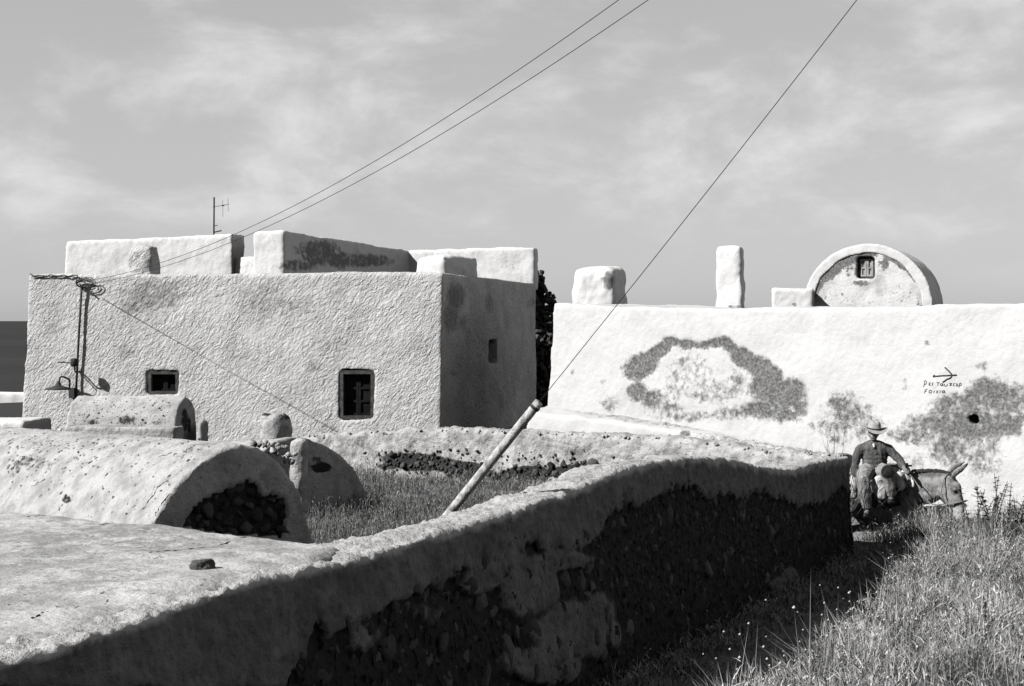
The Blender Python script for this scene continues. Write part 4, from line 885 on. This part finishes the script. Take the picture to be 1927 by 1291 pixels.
torso = [[(D(1645, 884, 2), (22, 14, 11)), (D(1646, 868, 2), (20, 14, 13)), (D(1645, 852, 3), (23, 14, 14)), (D(1644, 845, 3), (22, 12, 8))], [(D(1619, 847, 3), 7), (D(1632, 841, 3), 7.5), (D(1644, 838, 3), 8), (D(1657, 840.5, 3), 7.5), (D(1671, 846, 2), 7)]]
head = [[(D(1643.5, 815, 1), (10.6, 11, 12))], [(D(1644, 838, 3), (11, 8, 7))], [(D(1644, 825, -5), (6.2, 5, 5.5))], [(D(1644, 821, -4), (7.5, 7, 7))], [(D(1644, 814, -10.5), 1.6), (D(1644, 818.5, -12.5), 2.3)], [(D(1642, 819, -11), 1.5)], [(D(1646, 819, -11), 1.5)],
    [(D(1634, 816, 2), (1.6, 2.5, 3.4))], [(D(1653.5, 816, 2), (1.6, 2.5, 3.4))], [(D(1638, 811.5, -9), 2.2), (D(1650, 811.5, -9), 2.2)], [(D(1641, 823.2, -10), 1.2), (D(1647.5, 823.2, -10), 1.2)], [(D(1644, 832, 2), 6.4), (D(1644, 842, 3), 7)]]
hA = hand(D(1612, 898, -8), D(1613.5, 904, -9), D(1614.5, 915, -10) - D(1613.5, 904, -9), np.array([.3, -.9, .1]), .75, 1)
hB = hand(D(1701, 880, -28), D(1703, 884, -33), D(1708, 889, -40) - D(1703, 884, -33), np.array([.2, -.3, -.9]), .8, -1)
near('body', torso + head + [armA, armB, legA, legB] + hA + hB + [[(D(1632, 962, -36), 5), (D(1630, 968, -48), 4.5)], [(D(1677, 937, -38), 5), (D(1676, 942, -52), 4.5)]], .0085, M_skin, man, 2)
def grow(ch, d): return [(p, (tuple(np.array(r) + d) if hasattr(r, '__len__') else r + d)) for p, r in ch]
folds = lambda c: .014 * pn(c * np.array([13, 13, 2.5]) + .6 * c[:, [2, 0, 1]]) + .008 * np.abs(pn(c * np.array([24, 24, 3]))) + .004 * pn(c * 40)
near('shirt', [grow(q_, 3.6) for q_ in torso] + [grow(armA[:4], 2.6) + [(D(1611.5, 894, -6), 6.2)], grow(armB[:4], 2.6) + [(D(1700, 878, -23), 6.2)]] + [[(D(1639, 836, -5), 3.5), (D(1643, 843, -10), 3)], [(D(1650, 836, -5), 3.5), (D(1645, 843, -10), 3)]], .013, M_shirt, man, 2, folds)
near('undershirt', [[(D(1644, 837, -9), 3.0), (D(1645, 841, -14), 1.5)]], .008, M_cloth, man, 1)
near('trousers', [grow(legA[:4], 3.4) + [(D(1632, 952, -34), 9)], grow(legB[:4], 3.2) + [(D(1677, 928, -37), 9)], [(D(1646, 886, 2), (24, 16, 10))]], .013, M_trou, man, 2, folds, [(1670, 888, 12, 13, 1.0)])
near('shoe', [[(D(1632, 959, -34), 6.5), (D(1632, 966, -38), 6.2), (D(1629, 971, -52), 5), (D(1628, 971, -58), 4)]], .010, M_shoe, man, 2)
near('shoe', [[(D(1677, 935, -36), 6.5), (D(1677, 941, -40), 6.4), (D(1675.5, 944, -54), 5.6), (D(1675, 944, -60), 4.6)]], .010, M_shoe, man, 2)
for ex in (1640, 1648.2): near('eye', [[(D(ex, 814.3, -9.3), 1.5)]], .004, M_shoe, man, 0)
# hat: crown with a crease and a curled brim, slightly tipped
def hat():
    V = []; Fc = []; seg = 32; prof = [(0.5, -9.5, 0), (5, -10.6, 0), (8.6, -9.4, 0), (10.4, -5, 0), (11, 3.4, 0), (14, 4.6, 1), (19, 5.0, 1), (22.5, 3.6, 1), (22.8, 4.4, 1), (19, 6.2, 1), (12, 5.8, 1), (10, 5, 1)]
    for r, z, b_ in prof:
        for k in range(seg):
            an = 2 * math.pi * k / seg; lift = (-.10 * r * math.cos(2 * an) * (1 if b_ else 0)) * (max(r - 11, 0) / 11) * 2.0; crease = 1.6 * math.exp(-(math.cos(an) * r / 3) ** 2) if z < -8 else 0
            V.append(np.array([r * math.cos(an) * (1.0 if b_ else 1.02), r * .92 * math.sin(an), -(z - 3) + lift * -1 - crease]))
    for i in range(len(prof) - 1):
        for k in range(seg): Fc.append([i * seg + k, i * seg + (k + 1) % seg, (i + 1) * seg + (k + 1) % seg, (i + 1) * seg + k])
    Fc.append(list(range(seg))); 
    R = Matrix.Rotation(math.radians(5), 3, 'Y') @ Matrix.Rotation(math.radians(6), 3, 'X'); c0 = D(1645, 806.5, 0)
    V2_ = [c0 + np.array(R @ Vector(v)) * 1.08 / PU for v in V]; 
    bnd = [c0 + np.array(R @ Vector((12.3 * math.cos(t), 11.4 * math.sin(t), .2))) / PU for t in np.linspace(0, 2 * math.pi, 30)]
    return (V2_, Fc), tube(bnd, 1.6 / PU, 6)
hm, hb = hat(); ho = link('hat', mesh_np('hat', *hm), M_hat, man); link('hat_band', mesh_np('hb', *hb), M_band, ho)
st = link('walking_stick', mesh_np('ws', *tube([D(1611, 897, -14), D(1616, 912, -15), D(1625, 932, -16)], [.018, .02, .016], 7)), M_wood, None, D(1616, 912, -15)); tag(st, 'short pale stick held in the hanging hand of the rider', 'stick')
rp = catmull([D(1704, 886, -36), Ud(1722, 905, 23.72), Ud(1745, 942, 23.55), Ud(1762, 950, 23.5), Ud(1779, 948, 23.54)], 6)
rp2 = catmull([D(1704, 887, -36), Ud(1726, 915, 23.7), Ud(1748, 952, 23.55), Ud(1768, 954, 23.52), Ud(1785, 950, 23.52)], 6)
st = link('lead_rope', mesh_np('lr', *tube(rp, .011, 5)), M_rope, None, D(1704, 886, -36)); tag(st, 'rope running from hand of the rider to the donkey halter', 'rope')

# ------------------------------------------------------------ plants
def blades(base, h, wd, lean, nm, tone, curve=.5, up=None):
    n = len(base); a = RNG.uniform(0, 2 * math.pi, n); dirs = np.stack([np.cos(a), np.sin(a), np.zeros(n)], 1); s_ = RNG.uniform(0, 2 * math.pi, n); side_ = np.stack([np.cos(s_), np.sin(s_), np.zeros(n)], 1)
    U_ = np.array([0, 0, 1.0]) if up is None else up
    def at(t): return base + U_ * (h * t)[:, None] * (1 - .25 * lean * t)[:, None] + dirs * (h * lean * t ** (1 + curve))[:, None]
    z0 = np.zeros(n); p0 = at(z0); p1 = at(z0 + .55); p2 = at(z0 + 1.0); w2 = side_ * (wd / 2)[:, None]
    V = np.stack([p0 - w2, p0 + w2, p1 - w2 * .8, p1 + w2 * .8, p2], 1).reshape(-1, 3); i = np.arange(n) * 5
    q_ = np.stack([i, i + 1, i + 3, i + 2], 1); t_ = np.stack([i + 2, i + 3, i + 4], 1)
    return V, q_, t_, np.repeat(tone, 5), p2
def grass_object(nm, sets, m, label, cat):
    V = []; Q = []; T = []; A = []; o = 0
    for v, q_, t_, a_, _ in sets: V.append(v); Q.append(q_ + o); T.append(t_ + o); A.append(a_); o += len(v)
    me = fast_mesh(nm, np.concatenate(V), [np.concatenate(Q), np.concatenate(T)]); A = np.concatenate(A)
    if len(A) == len(me.vertices): set_attr(me, 'tone', A)
    o_ = link(nm, me, m, None, smooth=False); return tag(o_, label, cat, kind='stuff')
def heads_sets(p, r, tone):
    n = len(p); oc = np.array([[1, 0, 0], [0, 1, 0], [-1, 0, 0], [0, -1, 0], [0, 0, 1.1], [0, 0, -1.1]]); V = (p[:, None, :] + oc[None] * r[:, None, None]).reshape(-1, 3)
    f = np.array([[0, 1, 4], [1, 2, 4], [2, 3, 4], [3, 0, 4], [1, 0, 5], [2, 1, 5], [3, 2, 5], [0, 3, 5]]); T = (f[None] + (np.arange(n) * 6)[:, None, None]).reshape(-1, 3)
    return V, T, np.repeat(tone, 6)
# lane grass
n = 640000
yy = 8.3 + (30 - 8.3) * RNG.random(n) ** 1.5; wg = wallx(np.minimum(yy, 22.7)); xx = wg + .14 + RNG.random(n) * (.40 * yy + 3.2 - wg)
d = (xx - wg) * .92
clump = fbm(np.stack([xx * 1.6, yy * 1.6, np.zeros(n)], 1), 3) + .35 * pn(np.stack([xx * 3.7, yy * 3.7, np.zeros(n) + 5], 1)); fine_ = pn(np.stack([xx * 5, yy * 5, np.zeros(n) + 3], 1))
bush = np.zeros(n); btone = np.zeros(n)
for _ in range(330):
    by = 8.5 + 17 * RNG.random() ** 1.3; bx = float(wallx(min(by, 22.7))) + RNG.uniform(1.2, 1.2 + .3 * by); br = RNG.uniform(.14, .42)
    sel = (np.abs(xx - bx) < 2 * br) & (np.abs(yy - by) < 2 * br); q_ = np.exp(-((xx[sel] - bx) ** 2 + (yy[sel] - by) ** 2) / br ** 2)
    bush[sel] = np.maximum(bush[sel], q_ * RNG.uniform(.5, 1.0)); btone[sel] += q_ * RNG.uniform(-.22, .28)
pathk = np.exp(-((d - 1.02) / .40) ** 2) * sstep(19, 15, yy)
bank = sstep(1.1, 1.65, d + .18 * clump)
hh = (.20 + .10 * clump) * (1 - bank) + bank * (.24 + .20 * clump + .08 * fine_ + .36 * bush)
hh = hh * (1 - .9 * pathk) * RNG.uniform(.5, 1.15, n)
hh *= np.where(yy > 26.2, .35, 1.0); hh *= 1 + .75 * sstep(19, 22.5, yy) * (yy < 26.2) * sstep(.5, 1.3, d)
dens = np.where((yy > 23.0) & (d < 1.0), .25, 1.0) * (.35 + .65 * bank) * (1 - .9 * pathk) * np.where(yy > 26.2, .25, 1.0) * (.45 + .55 * clump + .75 * bush)
ax_, ay_ = U(1600, 1000, 24.4)[0], 24.4
keep = (RNG.random(n) < dens) & (hh > .03)
inside = (xx < .39 * yy + .6) | (RNG.random(n) < .45)
keep &= inside
xx, yy, hh, bank, btone = xx[keep], yy[keep], hh[keep], bank[keep], btone[keep]; n = len(xx)
zz = gz(xx, yy) + .05 * fbm(np.stack([xx, yy, np.zeros(n)], 1) * 1.1, 3)
base = np.stack([xx, yy, zz - .02], 1)
leaf = RNG.random(n) < .62
tone = np.clip(RNG.normal(.36, .40, n) + .25 * pn(base * 2.0) + btone, 0, 1)
b1_ = base[~leaf]; s1 = blades(b1_, hh[~leaf], .0050 * (1 + yy[~leaf] / 22), RNG.uniform(.05, .95, len(b1_)) ** 1.3, 'g', tone[~leaf])
b2_ = base[leaf].copy(); hl = hh[leaf]; lift_ = RNG.random(len(hl)) ** .7 * .85; b2_[:, 2] += hl * lift_; s2 = blades(b2_, np.full(len(hl), .062) * RNG.uniform(.4, 1.4, len(hl)), .0075 * (1 + yy[leaf] / 30), RNG.uniform(.3, 2.2, len(hl)), 'g', tone[leaf])
# taller flowering stems
k_ = np.where(RNG.random(len(b1_)) < .02)[0]; b3 = b1_[k_]; h3 = hh[~leaf][k_] * RNG.uniform(1.0, 1.7, len(k_)) + .10; s3 = blades(b3, h3, np.full(len(k_), .006), RNG.uniform(.02, .5, len(k_)), 'g', np.full(len(k_), .5))
grass_object('lane_grass', [s1, s2, s3], M_grass, 'dry bushy grass along the path and the sunlit bank at lower right', 'grass')
hv, ht, ha = heads_sets(s3[4][::2], RNG.uniform(.005, .013, len(k_))[::2], RNG.random(len(k_))[::2])
me = fast_mesh('seed_heads', hv, [ht]); set_attr(me, 'tone', ha) if len(ha) == len(me.vertices) else None
tag(link('seed_heads', me, M_head, None, smooth=False), 'small round seed heads on tall stems in the lane grass', 'seed heads', kind='stuff')
# courtyard grass
n = 230000
yy = RNG.uniform(9.5, 28.9, n); xx = RNG.uniform(-6.0, 5.2, n)
yb = np.interp(xx, [b[0] for b in BACK][::-1], [b[1] for b in BACK][::-1])
keep = (yy < yb - .12) & (xx < wallx(yy) - .75) & (RNG.random(n) < np.where(yy > 17, 1, .35))
xx, yy = xx[keep], yy[keep]; n = len(xx); base = np.stack([xx, yy, np.full(n, -3.28)], 1); cl = fbm(base * 1.3, 3)
keep = RNG.random(n) < .75 + .5 * cl; base, cl = base[keep], cl[keep]; n = len(base)
yb = np.interp(base[:, 0], [b[0] for b in BACK][::-1], [b[1] for b in BACK][::-1]); wk = np.exp(-(yb - base[:, 1]) / .5) * sstep(.0, .5, fbm(base * np.array([2.2, 1, 1]) + 40, 2)); hh = np.clip(.27 + .22 * cl + .3 * wk, .06, .75) * RNG.uniform(.5, 1.15, n); leaf = RNG.random(n) < .55; tone = np.clip(RNG.normal(.4, .3, n), 0, 1)
s1 = blades(base[~leaf], hh[~leaf], np.full((~leaf).sum(), .007), RNG.uniform(.05, .6, (~leaf).sum()), 'c', tone[~leaf])
b2_ = base[leaf].copy(); b2_[:, 2] += hh[leaf] * RNG.random(leaf.sum()) * .9; s2 = blades(b2_, RNG.uniform(.03, .075, leaf.sum()), np.full(leaf.sum(), .011), RNG.uniform(.4, 1.5, leaf.sum()), 'c', tone[leaf])
grass_object('courtyard_grass', [s1, s2], M_grass2, 'thick grey grass filling the walled courtyard in front of the plaster house', 'grass')
# thistles beside the donkey head
def thistle(px, py_top, Y, stems, seed, label):
    r_ = np.random.default_rng(seed); x0 = U(px, 0, Y)[0]; z0 = gzp(x0, Y); zt_ = zt(py_top, Y); H = zt_ - z0; o = thing('thistle', (x0, Y, z0), label, 'thistle', 'thistles beside the donkey'); parts = []; V = []; Fc = []
    for k in range(stems):
        an = r_.uniform(0, 6.28); ln = r_.uniform(.05, .42) * (k > 0); hgt = H * (1 if k == 0 else r_.uniform(.6, .97)); p0 = np.array([x0 + r_.normal(0, .06), Y + r_.normal(0, .06), z0 - .03]); p1 = p0 + np.array([math.cos(an) * ln, math.sin(an) * ln, hgt]); mid = (p0 + p1) / 2 + np.array([math.cos(an), math.sin(an), 0]) * -.06
        cp = catmull([p0, mid, p1], 8); parts.append(tube(cp, np.linspace(.013, .005, len(cp)), 5))
        for q_ in range(46):
            t = r_.uniform(.25, 1.0); c_ = cp[min(int(t * (len(cp) - 1)), len(cp) - 1)]; a2 = r_.uniform(0, 6.28); L_ = r_.uniform(.08, .20) * (1.25 - .7 * t); dv = np.array([math.cos(a2), math.sin(a2), r_.uniform(.1, .8)]); dv /= np.linalg.norm(dv); sv_ = np.cross(dv, [0, 0, 1.0]); sv_ /= np.linalg.norm(sv_); b = len(V)
            # spiny leaf: zigzag outline
            pts_ = [(0, .006), (.25, .030), (.33, .012), (.55, .034), (.62, .012), (.8, .02), (1, 0)]
            up_ = [c_ + dv * L_ * u_ + sv_ * w_ - np.array([0, 0, .25 * L_ * u_ * u_]) for u_, w_ in pts_]; dn_ = [c_ + dv * L_ * u_ - sv_ * w_ - np.array([0, 0, .25 * L_ * u_ * u_]) for u_, w_ in pts_[:-1]]
            V += up_ + dn_
            for i in range(5): Fc.append([b + i, b + i + 1, b + 7 + i + 1, b + 7 + i])
            Fc.append([b + 5, b + 6, b + 12])
    link('stems', mesh_np('st', *join(parts)), M_thistle, o); me = mesh_np('lv', V, Fc); set_attr(me, 'tone', np.repeat(r_.random(len(V) // 13 + 1), 13)[:len(V)]); link('leaves', me, M_thistle, o, smooth=False)
thistle(1866, 886, 23.2, 7, 1, 'tallest spiky thistle just right of the donkey head'); thistle(1836, 905, 23.4, 4, 2, 'small thistle between the donkey head and the tallest thistle'); thistle(1906, 905, 22.6, 6, 5, 'thistle nearest the right edge of the photo')
def dry_shrub(px, py_top, Y, seed, label):
    r_ = np.random.default_rng(seed); x0 = U(px, 0, Y)[0]; z0 = gzp(x0, Y); H = zt(py_top, Y) - z0; parts = []
    for k in range(26):
        p = np.array([x0, Y, z0]); d_ = np.array([r_.normal(0, .35), r_.normal(0, .35), 1.0]); d_ /= np.linalg.norm(d_); L_ = H * r_.uniform(.6, 1.0); pts_ = [p + d_ * L_ * t + np.array([r_.normal(0, .02), r_.normal(0, .02), 0]) for t in (0, .35, .7, 1.0)]; parts.append(tube(pts_, [.008, .006, .004, .002], 4))
        for q_ in range(4):
            b_ = pts_[1] + (pts_[3] - pts_[1]) * r_.random(); e_ = b_ + (d_ + r_.normal(0, .6, 3)) * .2; parts.append(tube([b_, e_], [.003, .0015], 3))
    o = link('dry_shrub', mesh_np('ds', *join(parts)), M_frame, None, (x0, Y, z0)); tag(o, label, 'shrub')
dry_shrub(1578, 800, 25.0, 3, 'bare twiggy shrub behind the lane wall corner left of the rider')
